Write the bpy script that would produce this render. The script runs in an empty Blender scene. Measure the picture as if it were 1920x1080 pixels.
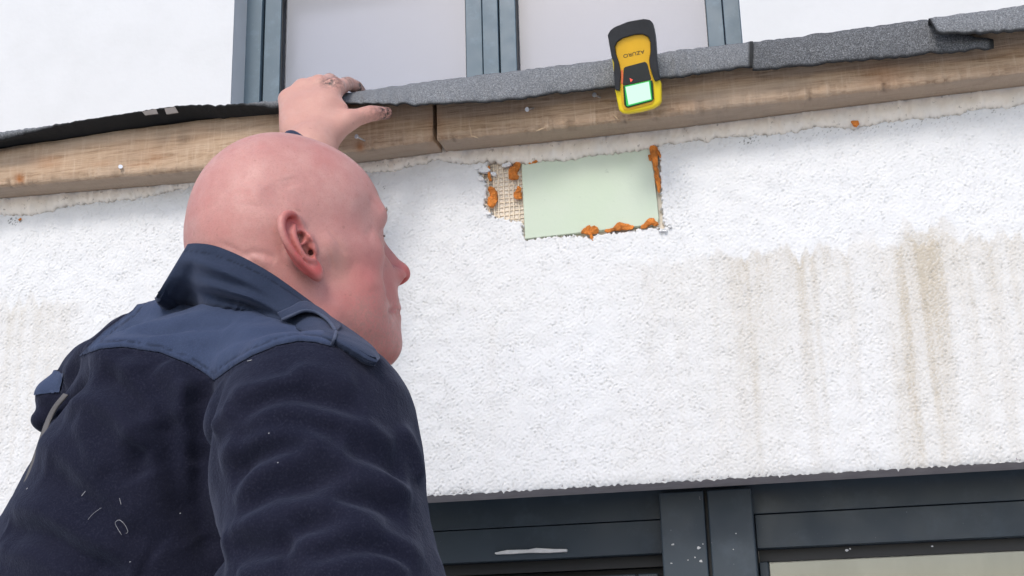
import bpy, math, random
import numpy as np
from mathutils import Vector, Matrix

random.seed(4); RNG = np.random.default_rng(11)
scn = bpy.context.scene
COL = scn.collection

# ------------------------------------------------------------------ camera
F_PX = 2500.0
PITCH, YAW, ROLL = math.radians(17.05), math.radians(11.5), math.radians(1.6)
_d = np.array([-math.sin(YAW)*math.cos(PITCH), math.cos(YAW)*math.cos(PITCH), math.sin(PITCH)])
_r0 = np.array([math.cos(YAW), math.sin(YAW), 0.0])
_u0 = np.cross(_r0, _d)
CR = math.cos(ROLL)*_r0 - math.sin(ROLL)*_u0
CU = math.sin(ROLL)*_r0 + math.cos(ROLL)*_u0
CD = _d
HC = np.array([-math.sin(YAW), math.cos(YAW), 0.0])           # camera heading on the ground
CP = np.array([0.0, -1.85*_d[1], 1.86])
cam_d = bpy.data.cameras.new('camera'); cam = bpy.data.objects.new('camera', cam_d); COL.objects.link(cam)
cam_d.sensor_width = 36.0; cam_d.lens = 36.0*F_PX/1920.0
cam_d.clip_start = 0.05; cam_d.clip_end = 500
M = Matrix(((CR[0], CU[0], -CD[0], CP[0]), (CR[1], CU[1], -CD[1], CP[1]), (CR[2], CU[2], -CD[2], CP[2]), (0, 0, 0, 1)))
cam.matrix_world = M
scn.camera = cam

# ------------------------------------------------------------------ light
SUN_EL, SUN_AZ = math.radians(42), math.radians(187)            # azimuth of the sun, clockwise from +Y
w = bpy.data.worlds.new('World'); scn.world = w; w.use_nodes = True
nt = w.node_tree
for n in list(nt.nodes): nt.nodes.remove(n)
sky = nt.nodes.new('ShaderNodeTexSky'); sky.sky_type = 'NISHITA'; sky.sun_disc = False
sky.sun_elevation = SUN_EL; sky.sun_rotation = SUN_AZ
sky.air_density = 1.0; sky.dust_density = 1.6; sky.ozone_density = 1.0
bg = nt.nodes.new('ShaderNodeBackground'); bg.inputs['Strength'].default_value = 0.15
wo = nt.nodes.new('ShaderNodeOutputWorld')
nt.links.new(sky.outputs['Color'], bg.inputs['Color']); nt.links.new(bg.outputs[0], wo.inputs[0])
sd = bpy.data.lights.new('sun', 'SUN'); sd.energy = 1.15; sd.angle = math.radians(17); sd.color = (1.0, 0.975, 0.94)
so = bpy.data.objects.new('sun', sd); COL.objects.link(so)
_sv = Vector((math.sin(SUN_AZ)*math.cos(SUN_EL), math.cos(SUN_AZ)*math.cos(SUN_EL), math.sin(SUN_EL)))
so.rotation_euler = _sv.to_track_quat('Z', 'Y').to_euler()
scn.view_settings.view_transform = 'Standard'; scn.view_settings.look = 'None'
scn.view_settings.gamma = 1.0; scn.view_settings.use_curve_mapping = False
scn.view_settings.exposure = 0.45

# ------------------------------------------------------------------ helpers
def ray(px, py):
    return CD + (px-960.0)/F_PX*CR - (py-540.0)/F_PX*CU
def at(px, py, Y):
    d = ray(px, py); t = (Y-CP[1])/d[1]; return CP + t*d
def atd(px, py, depth):
    return CP + depth*ray(px, py)
def proj(P):
    q = np.asarray(P)-CP; z = q@CD
    return 960+F_PX*(q@CR)/z, 540-F_PX*(q@CU)/z, z

def sstep(a, b, x):
    t = np.clip((x-a)/(b-a), 0, 1); return t*t*(3-2*t)

def vnoise(P, scale, seed=0):
    Q = np.asarray(P, float)/scale + 1000.37
    I = np.floor(Q).astype(np.int64); f = Q-I; f = f*f*(3-2*f)
    def h(i, j, k):
        n = (i*73856093) ^ (j*19349663) ^ (k*83492791) ^ (seed*2654435)
        n = (n ^ (n >> 13)) * 1274126177 & 0x7fffffff
        return ((n ^ (n >> 16)) & 0xffff)/65535.0*2-1
    out = 0
    for a in (0, 1):
        for b in (0, 1):
            for c in (0, 1):
                wgt = (f[:, 0] if a else 1-f[:, 0])*(f[:, 1] if b else 1-f[:, 1])*(f[:, 2] if c else 1-f[:, 2])
                out = out + wgt*h(I[:, 0]+a, I[:, 1]+b, I[:, 2]+c)
    return out
def fbm(P, scale, seed=0, octs=3):
    s = 0; a = 1
    for k in range(octs):
        s = s + a*vnoise(P, scale/2**k, seed+k); a *= .5
    return s
def field2d(ny, nx, dy, dx, lo, hi, seed, sx=1.0):
    """band-passed random field, wavelengths lo..hi (m); sx stretches along x"""
    r = np.random.default_rng(seed).standard_normal((ny, nx))
    ky = np.fft.fftfreq(ny, dy)[:, None]; kx = np.fft.rfftfreq(nx, dx)[None, :]*sx
    k = np.sqrt(ky**2+kx**2)
    g = np.exp(-(k*lo*.5)**2)*(1-np.exp(-(k*hi*.7)**2))
    o = np.fft.irfft2(np.fft.rfft2(r)*g, s=(ny, nx)); return o/o.std()

def inpoly(x, y, poly):
    x = np.asarray(x); y = np.asarray(y); c = np.zeros(x.shape, bool); n = len(poly)
    for i in range(n):
        x1, y1 = poly[i]; x2, y2 = poly[(i+1) % n]
        if y1 == y2: continue
        t = ((y1 > y) != (y2 > y)) & (x < (x2-x1)*(y-y1)/(y2-y1)+x1); c ^= t
    return c
def polydist(P, pts):
    """distance of points P (N,k) to a polyline, with nearest point and its parameter"""
    P = np.asarray(P, float); pts = np.asarray(pts, float)
    best = np.full(len(P), 1e9); near = np.zeros_like(P); par = np.zeros(len(P))
    L = np.r_[0, np.cumsum(np.linalg.norm(np.diff(pts, axis=0), axis=1))]
    for i in range(len(pts)-1):
        a, b = pts[i], pts[i+1]; ab = b-a; l2 = max(ab@ab, 1e-12)
        t = np.clip(((P-a)@ab)/l2, 0, 1); q = a+t[:, None]*ab
        d = np.linalg.norm(P-q, axis=1); m = d < best
        best[m] = d[m]; near[m] = q[m]; par[m] = (L[i]+t[m]*math.sqrt(l2))/max(L[-1], 1e-9)
    return best, near, par
def spline(pts, n):
    """Catmull-Rom through pts, resampled evenly to n"""
    p = np.asarray(pts, float); p = np.vstack([2*p[0]-p[1], p, 2*p[-1]-p[-2]]); out = []
    for i in range(1, len(p)-2):
        t = np.linspace(0, 1, 24, endpoint=False)[:, None]
        a, b, c, d = p[i-1], p[i], p[i+1], p[i+2]
        out.append(.5*((2*b)+(c-a)*t+(2*a-5*b+4*c-d)*t*t+(3*b-a-3*c+d)*t**3))
    out.append(p[-2][None]); o = np.vstack(out)
    L = np.r_[0, np.cumsum(np.linalg.norm(np.diff(o, axis=0), axis=1))]
    s = np.linspace(0, L[-1], n)
    return np.stack([np.interp(s, L, o[:, k]) for k in range(o.shape[1])], 1)

def link(name, me, parent=None, mats=()):
    o = bpy.data.objects.new(name, me); COL.objects.link(o)
    for m in (mats if isinstance(mats, (list, tuple)) else [mats]): me.materials.append(m)
    if parent is not None: o.parent = parent
    return o
def mesh_np(name, V, Fq, parent=None, mats=(), smooth=True, attrs=None):
    V = np.asarray(V, np.float32); Fq = np.asarray(Fq, np.int32); k = Fq.shape[1]
    me = bpy.data.meshes.new(name)
    me.vertices.add(len(V)); me.vertices.foreach_set('co', V.ravel())
    me.loops.add(Fq.size); me.loops.foreach_set('vertex_index', Fq.ravel())
    me.polygons.add(len(Fq)); me.polygons.foreach_set('loop_start', np.arange(0, Fq.size, k, dtype=np.int32))
    me.polygons.foreach_set('loop_total', np.full(len(Fq), k, np.int32))
    me.polygons.foreach_set('use_smooth', np.full(len(Fq), smooth, bool))
    me.update(calc_edges=True); me.validate()
    for nm, a in (attrs or {}).items():
        at_ = me.attributes.new(nm, 'FLOAT', 'POINT'); at_.data.foreach_set('value', np.asarray(a, np.float32))
    return link(name, me, parent, mats)
def grid_faces(ny, nx, wrap=False):
    i = np.arange(ny*nx).reshape(ny, nx)
    if wrap: i = np.hstack([i, i[:, :1]])
    return np.stack([i[:-1, :-1], i[:-1, 1:], i[1:, 1:], i[1:, :-1]], -1).reshape(-1, 4)
def py_mesh(name, V, Fs, parent=None, mats=(), smooth=False):
    me = bpy.data.meshes.new(name); me.from_pydata([tuple(map(float, v)) for v in V], [], [tuple(map(int, f)) for f in Fs])
    me.update()
    if smooth: me.polygons.foreach_set('use_smooth', np.ones(len(me.polygons), bool))
    return link(name, me, parent, mats)
def bevel(o, width, seg=2, angle=35):
    m = o.modifiers.new('bevel', 'BEVEL'); m.width = width; m.segments = seg; m.limit_method = 'ANGLE'; m.angle_limit = math.radians(angle)
    m.harden_normals = True
    o.data.polygons.foreach_set('use_smooth', np.ones(len(o.data.polygons), bool))
    return o
class MB:
    def __init__(s): s.V = []; s.F = []
    def box(s, x0, x1, y0, y1, z0, z1):
        b = len(s.V)
        s.V += [(x0, y0, z0), (x1, y0, z0), (x1, y1, z0), (x0, y1, z0), (x0, y0, z1), (x1, y0, z1), (x1, y1, z1), (x0, y1, z1)]
        s.F += [(b, b+3, b+2, b+1), (b+4, b+5, b+6, b+7), (b, b+1, b+5, b+4), (b+1, b+2, b+6, b+5), (b+2, b+3, b+7, b+6), (b+3, b, b+4, b+7)]
        return s
    def prism(s, front, back):
        b = len(s.V); n = len(front); s.V += [tuple(p) for p in front]+[tuple(p) for p in back]
        s.F += [tuple(range(b, b+n)), tuple(range(b+2*n-1, b+n-1, -1))]
        for i in range(n): j = (i+1) % n; s.F.append((b+i, b+n+i, b+n+j, b+j))
        return s
    def tube(s, pts, rad, n=8, caps=True):
        pts = np.asarray(pts, float); m = len(pts); r = np.broadcast_to(rad, (m,)); b = len(s.V)
        T = np.gradient(pts, axis=0); T /= np.linalg.norm(T, axis=1)[:, None]+1e-12
        ref = np.array([0, 0, 1.]) if abs(T[0][2]) < .9 else np.array([1., 0, 0])
        for i in range(m):
            A = np.cross(T[i], ref); A /= np.linalg.norm(A); B = np.cross(T[i], A)
            for k in range(n):
                a = 2*math.pi*k/n; s.V.append(tuple(pts[i]+r[i]*(math.cos(a)*A+math.sin(a)*B)))
        for i in range(m-1):
            for k in range(n):
                k2 = (k+1) % n; s.F.append((b+i*n+k, b+i*n+k2, b+(i+1)*n+k2, b+(i+1)*n+k))
        if caps: s.F += [tuple(b+k for k in range(n-1, -1, -1)), tuple(b+(m-1)*n+k for k in range(n))]
        return s
    def build(s, name, mat, parent=None, smooth=False): return py_mesh(name, s.V, s.F, parent, mat, smooth)
def empty(name, loc=(0, 0, 0)):
    o = bpy.data.objects.new(name, None); COL.objects.link(o); o.location = [float(v) for v in loc]; o.empty_display_size = .05; return o
def tag(o, label=None, cat=None, group=None, kind=None):
    if label: o['label'] = label
    if cat: o['category'] = cat
    if group: o['group'] = group
    if kind: o['kind'] = kind
    return o
def adopt(root):
    """children were built in world space: keep them there under a moved root"""
    bpy.context.view_layer.update()
    for c in root.children: c.matrix_parent_inverse = root.matrix_world.inverted()

# ------------------------------------------------------------------ materials
class Mat:
    def __init__(s, name, rough=.6, color=(.5, .5, .5), spec=.5):
        s.m = bpy.data.materials.new(name); s.m.use_nodes = True; s.t = s.m.node_tree
        s.b = s.t.nodes['Principled BSDF']; s.o = s.t.nodes['Material Output']
        s.b.inputs['Roughness'].default_value = rough; s.b.inputs['Base Color'].default_value = (*color, 1)
        s.b.inputs['Specular IOR Level'].default_value = spec
    def n(s, typ, ins=None, **kw):
        n = s.t.nodes.new(typ)
        for k, v in kw.items(): setattr(n, k, v)
        for k, v in (ins or {}).items():
            if isinstance(v, bpy.types.NodeSocket): s.t.links.new(v, n.inputs[k])
            else: n.inputs[k].default_value = v
        return n
    def set(s, k, v):
        if isinstance(v, bpy.types.NodeSocket): s.t.links.new(v, s.b.inputs[k])
        else: s.b.inputs[k].default_value = v
    def pos(s, scale=(1, 1, 1)):
        g = s.n('ShaderNodeNewGeometry')
        return s.n('ShaderNodeMapping', {'Vector': g.outputs['Position'], 'Scale': scale}).outputs[0]
    def noise(s, scale, detail=4, rough=.55, vec=None, dist=0.0):
        return s.n('ShaderNodeTexNoise', {'Vector': vec if vec is not None else s.pos(), 'Scale': scale, 'Detail': detail, 'Roughness': rough, 'Distortion': dist}).outputs['Fac']
    def ramp(s, fac, stops):
        r = s.n('ShaderNodeValToRGB', {'Fac': fac}); e = r.color_ramp.elements
        while len(e) > len(stops): e.remove(e[-1])
        while len(e) < len(stops): e.new(.5)
        for el, (p, c) in zip(e, stops):
            el.position = p; el.color = (*c, 1) if len(c) == 3 else c
        return r.outputs['Color']
    def rampf(s, fac, a, b, lo=0.0, hi=1.0):
        return s.n('ShaderNodeMapRange', {'Value': fac, 'From Min': a, 'From Max': b, 'To Min': lo, 'To Max': hi}).outputs['Result']
    def mix(s, fac, a, b, mode='MIX'):
        n = s.n('ShaderNodeMix', data_type='RGBA', blend_type=mode)
        for k, v in ((0, fac), (6, a), (7, b)):
            if isinstance(v, bpy.types.NodeSocket): s.t.links.new(v, n.inputs[k])
            else: n.inputs[k].default_value = (*v, 1) if isinstance(v, tuple) and len(v) == 3 else v
        return n.outputs[2]
    def math(s, op, a, b=0.0):
        n = s.n('ShaderNodeMath', operation=op)
        for k, v in ((0, a), (1, b)):
            if isinstance(v, bpy.types.NodeSocket): s.t.links.new(v, n.inputs[k])
            else: n.inputs[k].default_value = v
        return n.outputs[0]
    def attr(s, nm): return s.n('ShaderNodeAttribute', attribute_name=nm).outputs['Fac']
    def bump(s, h, dist=.001, strength=1.0):
        b = s.n('ShaderNodeBump', {'Height': h, 'Distance': dist, 'Strength': strength}); s.t.links.new(b.outputs[0], s.b.inputs['Normal']); return s

def m_render():
    s = Mat('white_render', .85, spec=.25)
    n1 = s.noise(35, 5); n2 = s.noise(6, 3)
    c = s.mix(s.rampf(n1, .35, .7), (.75, .748, .75), (.705, .703, .705))
    c = s.mix(s.rampf(n2, .4, .75, 0, .35), c, (.70, .69, .67))
    c = s.mix(s.attr('stain'), c, (.47, .40, .30))
    c = s.mix(s.attr('dark_mark'), c, (.11, .105, .09))
    c = s.mix(s.attr('base'), c, (.70, .63, .54))
    s.set('Base Color', c)
    s.bump(s.noise(420, 3), .0006, .7); return s.m
def m_smooth_render():
    s = Mat('smooth_white_render', .8, spec=.25)
    s.set('Base Color', s.mix(s.rampf(s.noise(8, 6), .45, .8), (.68, .685, .695), (.635, .64, .645)))
    s.bump(s.noise(60, 5), .0012, .6); return s.m
def m_mortar():
    s = Mat('base_coat_mortar', .9, spec=.15)
    c = s.mix(s.rampf(s.noise(22, 5), .35, .7), (.86, .785, .70), (.77, .70, .61))
    c = s.mix(s.rampf(s.noise(160, 3), .62, .75), c, (.36, .31, .26))
    c = s.mix(s.attr('pale'), c, (.72, .70, .67))
    c = s.mix(s.attr('dark_mark'), c, (.30, .26, .21))
    s.set('Base Color', c); s.bump(s.noise(260, 5), .0009, .8); return s.m
def m_wood():
    s = Mat('weathered_timber', .8, spec=.2)
    g = s.noise(9, 6, .62, s.pos((.9, 6, 16)), 1.2)
    fine = s.noise(60, 4, .6, s.pos((.5, 6, 9)))
    saw = s.noise(30, 3, .6, s.pos((9, 2, .9)))
    c = s.ramp(g, [(.30, (.27, .165, .095)), (.46, (.47, .325, .215)), (.70, (.60, .44, .31))])
    c = s.mix(s.rampf(fine, .52, .78, 0, .65), c, (.24, .15, .09))
    c = s.mix(s.rampf(saw, .5, .75, 0, .45), c, (.66, .51, .38))
    c = s.mix(s.rampf(s.noise(5, 4, .6, s.pos((.8, 1, 2.5))), .5, .72, 0, .5), c, (.33, .225, .15))
    c = s.mix(s.attr('grey'), c, s.mix(fine, (.26, .20, .155), (.43, .345, .27)))
    c = s.mix(s.attr('rust'), c, (.36, .13, .035))
    s.set('Base Color', c)
    h = s.math('ADD', s.math('MULTIPLY', fine, .8), s.math('MULTIPLY', saw, .8))
    s.bump(h, .0022, .9); return s.m
def m_felt(name, a, b, rough=.85):
    s = Mat(name, rough, spec=.3)
    v = s.noise(520, 2, .6); w_ = s.noise(1100, 1, .5)
    c = s.ramp(v, [(.30, tuple(x*.65 for x in a)), (.47, a), (.60, b), (.72, tuple(min(1, x*1.45) for x in b))])
    c = s.mix(s.rampf(w_, .60, .72, 0, .55), c, (.50, .51, .52))
    c = s.mix(s.rampf(s.noise(14, 4), .45, .75, 0, .5), c, a)
    c = s.mix(s.attr('edge'), c, (.018, .018, .018))
    s.set('Base Color', c); s.bump(v, .0012, .9); return s.m
def m_under():
    s = Mat('felt_underside', .6, (.012, .012, .012), .4)
    s.set('Base Color', s.mix(s.rampf(s.noise(20, 4), .4, .7), (.010, .010, .011), (.028, .026, .025))); s.bump(s.noise(90, 4), .002, .6); return s.m
def m_plain(name, c, rough=.5, spec=.5, var=.12, sc=40, bump=0.0, metal=0.0):
    s = Mat(name, rough, c, spec); s.set('Metallic', metal)
    s.set('Base Color', s.mix(s.rampf(s.noise(sc, 4), .35, .7), tuple(x*(1-var) for x in c), tuple(min(1, x*(1+var)) for x in c)))
    if bump: s.bump(s.noise(sc*6, 3), bump, .7)
    return s.m
def m_frame(name, c, dust=.35):
    s = Mat(name, .42, c, .45)
    d = s.rampf(s.noise(26, 6, .65), .52, .85, 0, dust)
    k = s.mix(d, c, tuple(min(1, x*2.2+.03) for x in c))
    k = s.mix(s.rampf(s.noise(170, 2, .5), .75, .78, 0, .35), k, (.5, .5, .5))
    s.set('Base Color', k); s.set('Roughness', s.rampf(s.noise(18, 5), .3, .8, .35, .6)); return s.m
def m_glass():
    s = Mat('window_glass', .02); t = s.t
    tr = s.n('ShaderNodeBsdfTransparent', {'Color': (.90, .92, .92, 1)})
    gl = s.n('ShaderNodeBsdfGlossy', {'Roughness': .015}); mx = s.n('ShaderNodeMixShader', {0: .11})
    t.links.new(tr.outputs[0], mx.inputs[1]); t.links.new(gl.outputs[0], mx.inputs[2]); t.links.new(mx.outputs[0], s.o.inputs['Surface']); return s.m
def m_skin():
    s = Mat('skin', .47, spec=.38)
    n1 = s.noise(28, 5, .6); n2 = s.noise(330, 3, .6); n3 = s.noise(75, 4, .6)
    c = s.mix(s.rampf(n1, .35, .68), (.56, .295, .255), (.51, .235, .205))
    c = s.mix(s.rampf(n3, .45, .72, 0, .5), c, (.47, .20, .18))
    c = s.mix(s.rampf(s.noise(700, 2, .6), .52, .72, 0, .38), c, (.36, .15, .13))
    c = s.mix(s.attr('red'), c, (.50, .10, .09))
    c = s.mix(s.attr('pale'), c, (.63, .40, .30))
    st = s.math('MULTIPLY', s.attr('stubble'), s.rampf(n2, .42, .62))
    c = s.mix(st, c, (.36, .20, .165))
    c = s.mix(s.rampf(s.noise(115, 1, .4), .755, .775, 0, .35), c, (.30, .13, .10))
    dirt = s.math('MULTIPLY', s.attr('dirt'), s.rampf(s.noise(210, 4, .65), .36, .60))
    c = s.mix(dirt, c, (.032, .025, .022))
    s.set('Base Color', c)
    s.set('Subsurface Weight', .12); s.set('Subsurface Radius', (.0060, .0021, .0012)); s.set('Subsurface Scale', .55)
    s.set('Roughness', s.rampf(n3, .3, .75, .40, .56))
    h = s.math('ADD', s.math('MULTIPLY', s.noise(420, 3), .45), s.math('MULTIPLY', s.noise(130, 3), .8))
    s.bump(h, .0006, .7); return s.m
def m_fleece():
    s = Mat('navy_fleece', .95, spec=.12)
    n1 = s.noise(14, 4); n2 = s.noise(620, 3, .65); n4 = s.noise(290, 2, .5)
    c = s.mix(s.rampf(n1, .35, .7), (.0080, .0088, .0195), (.0118, .0123, .0245))
    c = s.mix(s.rampf(n2, .5, .75, 0, .5), c, (.036, .037, .058))
    s.set('Base Color', c)
    s.set('Sheen Weight', .17); s.set('Sheen Roughness', .45); s.set('Sheen Tint', (.48, .53, .72, 1))
    s.bump(s.math('ADD', s.math('MULTIPLY', n2, .8), n4), .0012, .5); return s.m
def m_twill(name, a, b):
    s = Mat(name, .85, spec=.2)
    n1 = s.noise(22, 5, .6); n2 = s.noise(900, 2)
    c = s.mix(s.rampf(n1, .35, .7), a, b)
    c = s.mix(s.rampf(n2, .45, .75, 0, .35), c, tuple(x*1.6 for x in b))
    c = s.mix(s.attr('seam'), c, tuple(x*.35 for x in a))
    s.set('Base Color', c); s.set('Sheen Weight', .18); s.set('Sheen Roughness', .4); s.set('Sheen Tint', (.6, .65, .9, 1))
    s.bump(s.math('ADD', s.math('MULTIPLY', n2, .5), s.noise(70, 4)), .0012, .7); return s.m
def m_emit(name, c, st):
    s = Mat(name, .3, (.02, .02, .02)); s.set('Emission Color', (*c, 1)); s.set('Emission Strength', st); return s.m
MAT = dict(render=m_render(), smooth=m_smooth_render(), mortar=m_mortar(), wood=m_wood(),
    felt=m_felt('grey_mineral_felt', (.145, .15, .158), (.215, .22, .23)), felt2=m_felt('dark_mineral_felt', (.085, .087, .092), (.15, .153, .16)), under=m_under(),
    frame=m_frame('blue_grey_frame', (.105, .150, .185)), door=m_frame('anthracite_frame', (.029, .042, .055)), gasket=m_plain('rubber_gasket', (.008, .008, .009), .5),
    glass=m_glass(), skin=m_skin(), fleece=m_fleece(), yoke=m_twill('blue_twill', (.030, .043, .084), (.043, .059, .108)), collar=m_twill('dark_blue_twill', (.018, .026, .050), (.028, .038, .068)),
    foam=m_plain('orange_foam', (.62, .205, .04), .85, .3, .35, 90, .002), board=None)

# ================================================================== setting
GZ = 0.0
lin = at(1240, 904, 0.0)[2]            # height of the render's lower edge
x_l, x_r = at(-160, 560, 0)[0], at(2080, 560, 0)[0]
py_mesh('ground', [(-60, -60, GZ), (60, -60, GZ), (60, 60, GZ), (-60, 60, GZ)], [(0, 1, 2, 3)], None,
        m_plain('pale_concrete', (.62, .615, .60), .9, .2, .15, 3, .003))['kind'] = 'structure'

# ---------------------------------------------------------------- extension wall
BEAM_Y, BEAM_H = -0.058, 0.066
arrisL = [(-420, 384), (-120, 359), (0, 348), (367, 317), (690, 277), (810, 261)]
arrisR = [(818, 260), (1007, 242), (1276, 212), (1580, 173), (1780, 149), (1920, 132), (2320, 85)]
AW = np.array([at(*p, BEAM_Y) for p in arrisL+arrisR])
_bx = [at(v, 290, BEAM_Y)[0] for v in (-400, 0, 120, 240, 400, 520, 800, 1920)]
BH = lambda x: np.interp(x, _bx, [.060, .061, .066, .073, .077, .074, .069, .067])
zb = lambda x: np.interp(x, AW[:, 0], AW[:, 2])
wall = empty('extension_wall', (0, 0, lin))
tag(wall, 'white textured render wall with brown water stains and a cut-out hole above the dark door', 'wall')
D = .0015
xs = np.arange(x_l, x_r, D); ztop = AW[:, 2].max()+.03; zs = np.arange(lin, ztop, D)
X, Z = np.meshgrid(xs, zs); ny, nx = X.shape
n_a = field2d(ny, nx, D, D, .0034, .0085, 1, 1.7); n_b = field2d(ny, nx, D, D, .012, .05, 2); n_c = field2d(ny, nx, D, D, .05, .4, 3)
amp_ = np.clip(1+.14*field2d(ny, nx, D, D, .06, .5, 4), .5, 1.6)
hgt = amp_*(.00034*n_a-.00075*np.clip(-n_a-.75, 0, 2))+.00008*n_b+.00035*n_c
hole_px = [(916, 296), (912, 312), (897, 325), (909, 335), (912, 346), (911, 372), (905, 379), (914, 392), (926, 406), (945, 408), (957, 411), (977, 413), (979, 426), (984, 450),
           (1024, 444), (1063, 441), (1090, 441), (1105, 447), (1120, 440), (1140, 437), (1190, 431), (1232, 426), (1246, 428), (1241, 405), (1239, 360), (1236, 300), (1230, 265), (1213, 255), (916, 280)]
hw = [(at(*p, 0)[0], at(*p, 0)[2]) for p in hole_px]
j1 = field2d(ny, nx, D, D, .006, .03, 5)*.0012; j2 = field2d(ny, nx, D, D, .006, .03, 6)*.0012
hole = inpoly(X+j1, Z+j2, hw)
hd = np.where(hole, .009, 0.)
Yv = -hgt+hd + np.where(hole, hgt*.5, 0)
Yv += .004*np.exp(-(Z-lin)/.006)                       # rounded lower arris
zjit = np.where(np.arange(ny)[:, None] == 0, (field2d(1, nx, D, D, .012, .10, 8)*.0006-.0022*(field2d(1, nx, D, D, .008, .03, 9) > 2.3))[0][None, :], 0)
px_, py_, _ = proj(np.stack([X.ravel(), np.zeros(X.size), Z.ravel()], 1)); PX = px_.reshape(ny, nx); PY = py_.reshape(ny, nx)
# run-off stains: each starts at a ragged head and thins downwards
st = np.zeros_like(X)
streak = field2d(1, nx, D, D, .035, .25, 21)[0]; streak2 = field2d(1, nx, D, D, .014, .06, 22)[0]
blot = field2d(ny, nx, D*.12, D, .02, .12, 23)
for (x0, x1, y0, ln, a, sf) in ((1350, 1600, 464, 420, .30, 45), (1414, 1426, 462, 700, .12, 8), (1690, 1785, 418, 330, .42, 28), (1640, 1960, 440, 650, .34, 70), (1450, 1540, 462, 260, .14, 40),
                                (1590, 1650, 432, 260, .12, 22), (1180, 1420, 478, 700, .16, 70), (-30, 140, 560, 420, .26, 50), (914, 930, 600, 500, .10, 10), (1690, 1745, 440, 420, .10, 30)):
    wx = sstep(x0-sf, x0+sf, PX)*(1-sstep(x1-sf, x1+sf, PX))
    top = y0 - (PX-(x0+x1)/2)*.07 + streak[None, :]*7 + streak2[None, :]*4
    wy = sstep(0, 14, PY-top)*np.exp(-np.clip(PY-top, 0, None)/ln)
    st += a*wx*wy*np.clip(1+.20*streak[None, :]+.03*streak2[None, :]+.10*blot, .72, 1.45)
st *= np.clip(1+.25*n_a, .3, 1.6)
dark_mark = np.zeros_like(X); sp = field2d(ny, nx, D, D, .004, .01, 31)
for (x0, x1, off, a) in ((1380, 1960, 16, .8), (1240, 1290, 6, .5), (20, 60, 0, 0)):
    band = np.interp(PX, [0, 820, 1276, 1447, 1580, 1713, 1920], [402, 300, 268, 252, 240, 226, 196])
    dark_mark += a*((PX > x0) & (PX < x1))*np.exp(-np.clip(PY-band, 0, None)/off)*(sp > 1.75)
for (cx, cy, r) in ((28, 415, 13), (720, 352, 5), (1252, 426, 10), (1400, 262, 16)):
    dark_mark += .8*(np.hypot(PX-cx, (PY-cy)*1.8) < r)*(sp > .9)
base = np.where(hole, 1., 0.)
Vw = np.stack([X, Yv, Z+zjit], -1).reshape(-1, 3)
mesh_np('render_coat', Vw, grid_faces(ny, nx), wall, MAT['render'], True, {'stain': np.clip(st, 0, .85).ravel(), 'dark_mark': np.clip(dark_mark, 0, 1).ravel(), 'base': base.ravel()})
mb = MB(); mb.box(-3.2, x_l-.001, 0, .02, lin, ztop); mb.box(x_r+.001, 3.2, 0, .02, lin, ztop); mb.build('render_coat', MAT['render'], wall)
mb = MB(); mb.box(-3.2, 3.2, .022, .30, lin+.022, ztop); mb.build('masonry_core', m_plain('block', (.4, .39, .37), .9), wall)
SOF = .082
mb = MB(); mb.box(-3.2, 3.2, .0035, SOF, lin+.002, lin+.02); mb.build('soffit_trim', m_plain('mauve_grey_trim', (.29, .265, .275), .6, .3), wall)

# base-coat strip left where the render was pulled off under the timber
sbot = [(-420, 432), (-200, 418), (0, 402), (70, 402), (80, 396), (92, 397), (107, 388), (160, 381), (200, 377), (255, 372), (300, 362), (363, 348), (520, 334), (673, 320), (683, 322), (720, 321), (750, 317), (790, 305), (820, 299),
        (873, 307), (905, 303), (932, 304), (974, 306), (1015, 301), (1063, 299), (1090, 295), (1126, 288), (1150, 287), (1180, 283), (1213, 278), (1245, 269), (1276, 267), (1300, 263), (1330, 261), (1360, 255), (1400, 254), (1447, 251), (1480, 247), (1510, 243), (1530, 235), (1570, 238), (1600, 240), (1640, 231), (1713, 221), (1760, 219), (1800, 212), (1830, 203), (1850, 201), (1880, 203), (1920, 194), (2300, 150)]
sb = np.array([at(*p, -.004) for p in sbot])
SX = np.arange(x_l-.3, x_r+.3, .0016); nS = len(SX)
rag = field2d(1, nS, .0016, .0016, .008, .05, 41)[0]*.0006+field2d(1, nS, .0016, .0016, .02, .12, 42)[0]*.0008
zlow = np.interp(SX, sb[:, 0], sb[:, 2])+rag; zhi = zb(SX)+.03
tt = np.r_[0, 0, .03, .07, .12, .18, .25, .32, .40, .48, .56, .64, .72, .8, .9, 1.0]
bul = np.r_[-.004, .001, .0035, .0055, .0066, .0072, .0074, .0072, .0070, .0068, .0066, .0064, .0062, .006, .006, .006]
lump = field2d(len(tt), nS, .0035, .0016, .008, .05, 43)*.0005
thick = 1+.15*field2d(1, nS, .0016, .0016, .03, .2, 44)[0]
SV = np.stack([np.broadcast_to(SX, (len(tt), nS)), -(bul[:, None]*thick[None, :]*1.0+lump*(tt[:, None] > 0)), zlow[None, :]+(zhi-zlow)[None, :]*tt[:, None]], -1)
pale = np.clip(fbm(SV.reshape(-1, 3), .03, 45), 0, 1)*.5
so_ = .7*np.exp(-tt[:, None]/.02)*np.clip(.55+.5*field2d(1, nS, .0016, .0016, .01, .08, 46), 0, 1)  # darker in patches along the strip's lower edge
mesh_np('mortar_strip', SV.reshape(-1, 3), grid_faces(len(tt), nS), wall, MAT['mortar'], True, {'pale': pale.ravel(), 'dark_mark': so_.ravel()})

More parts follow.
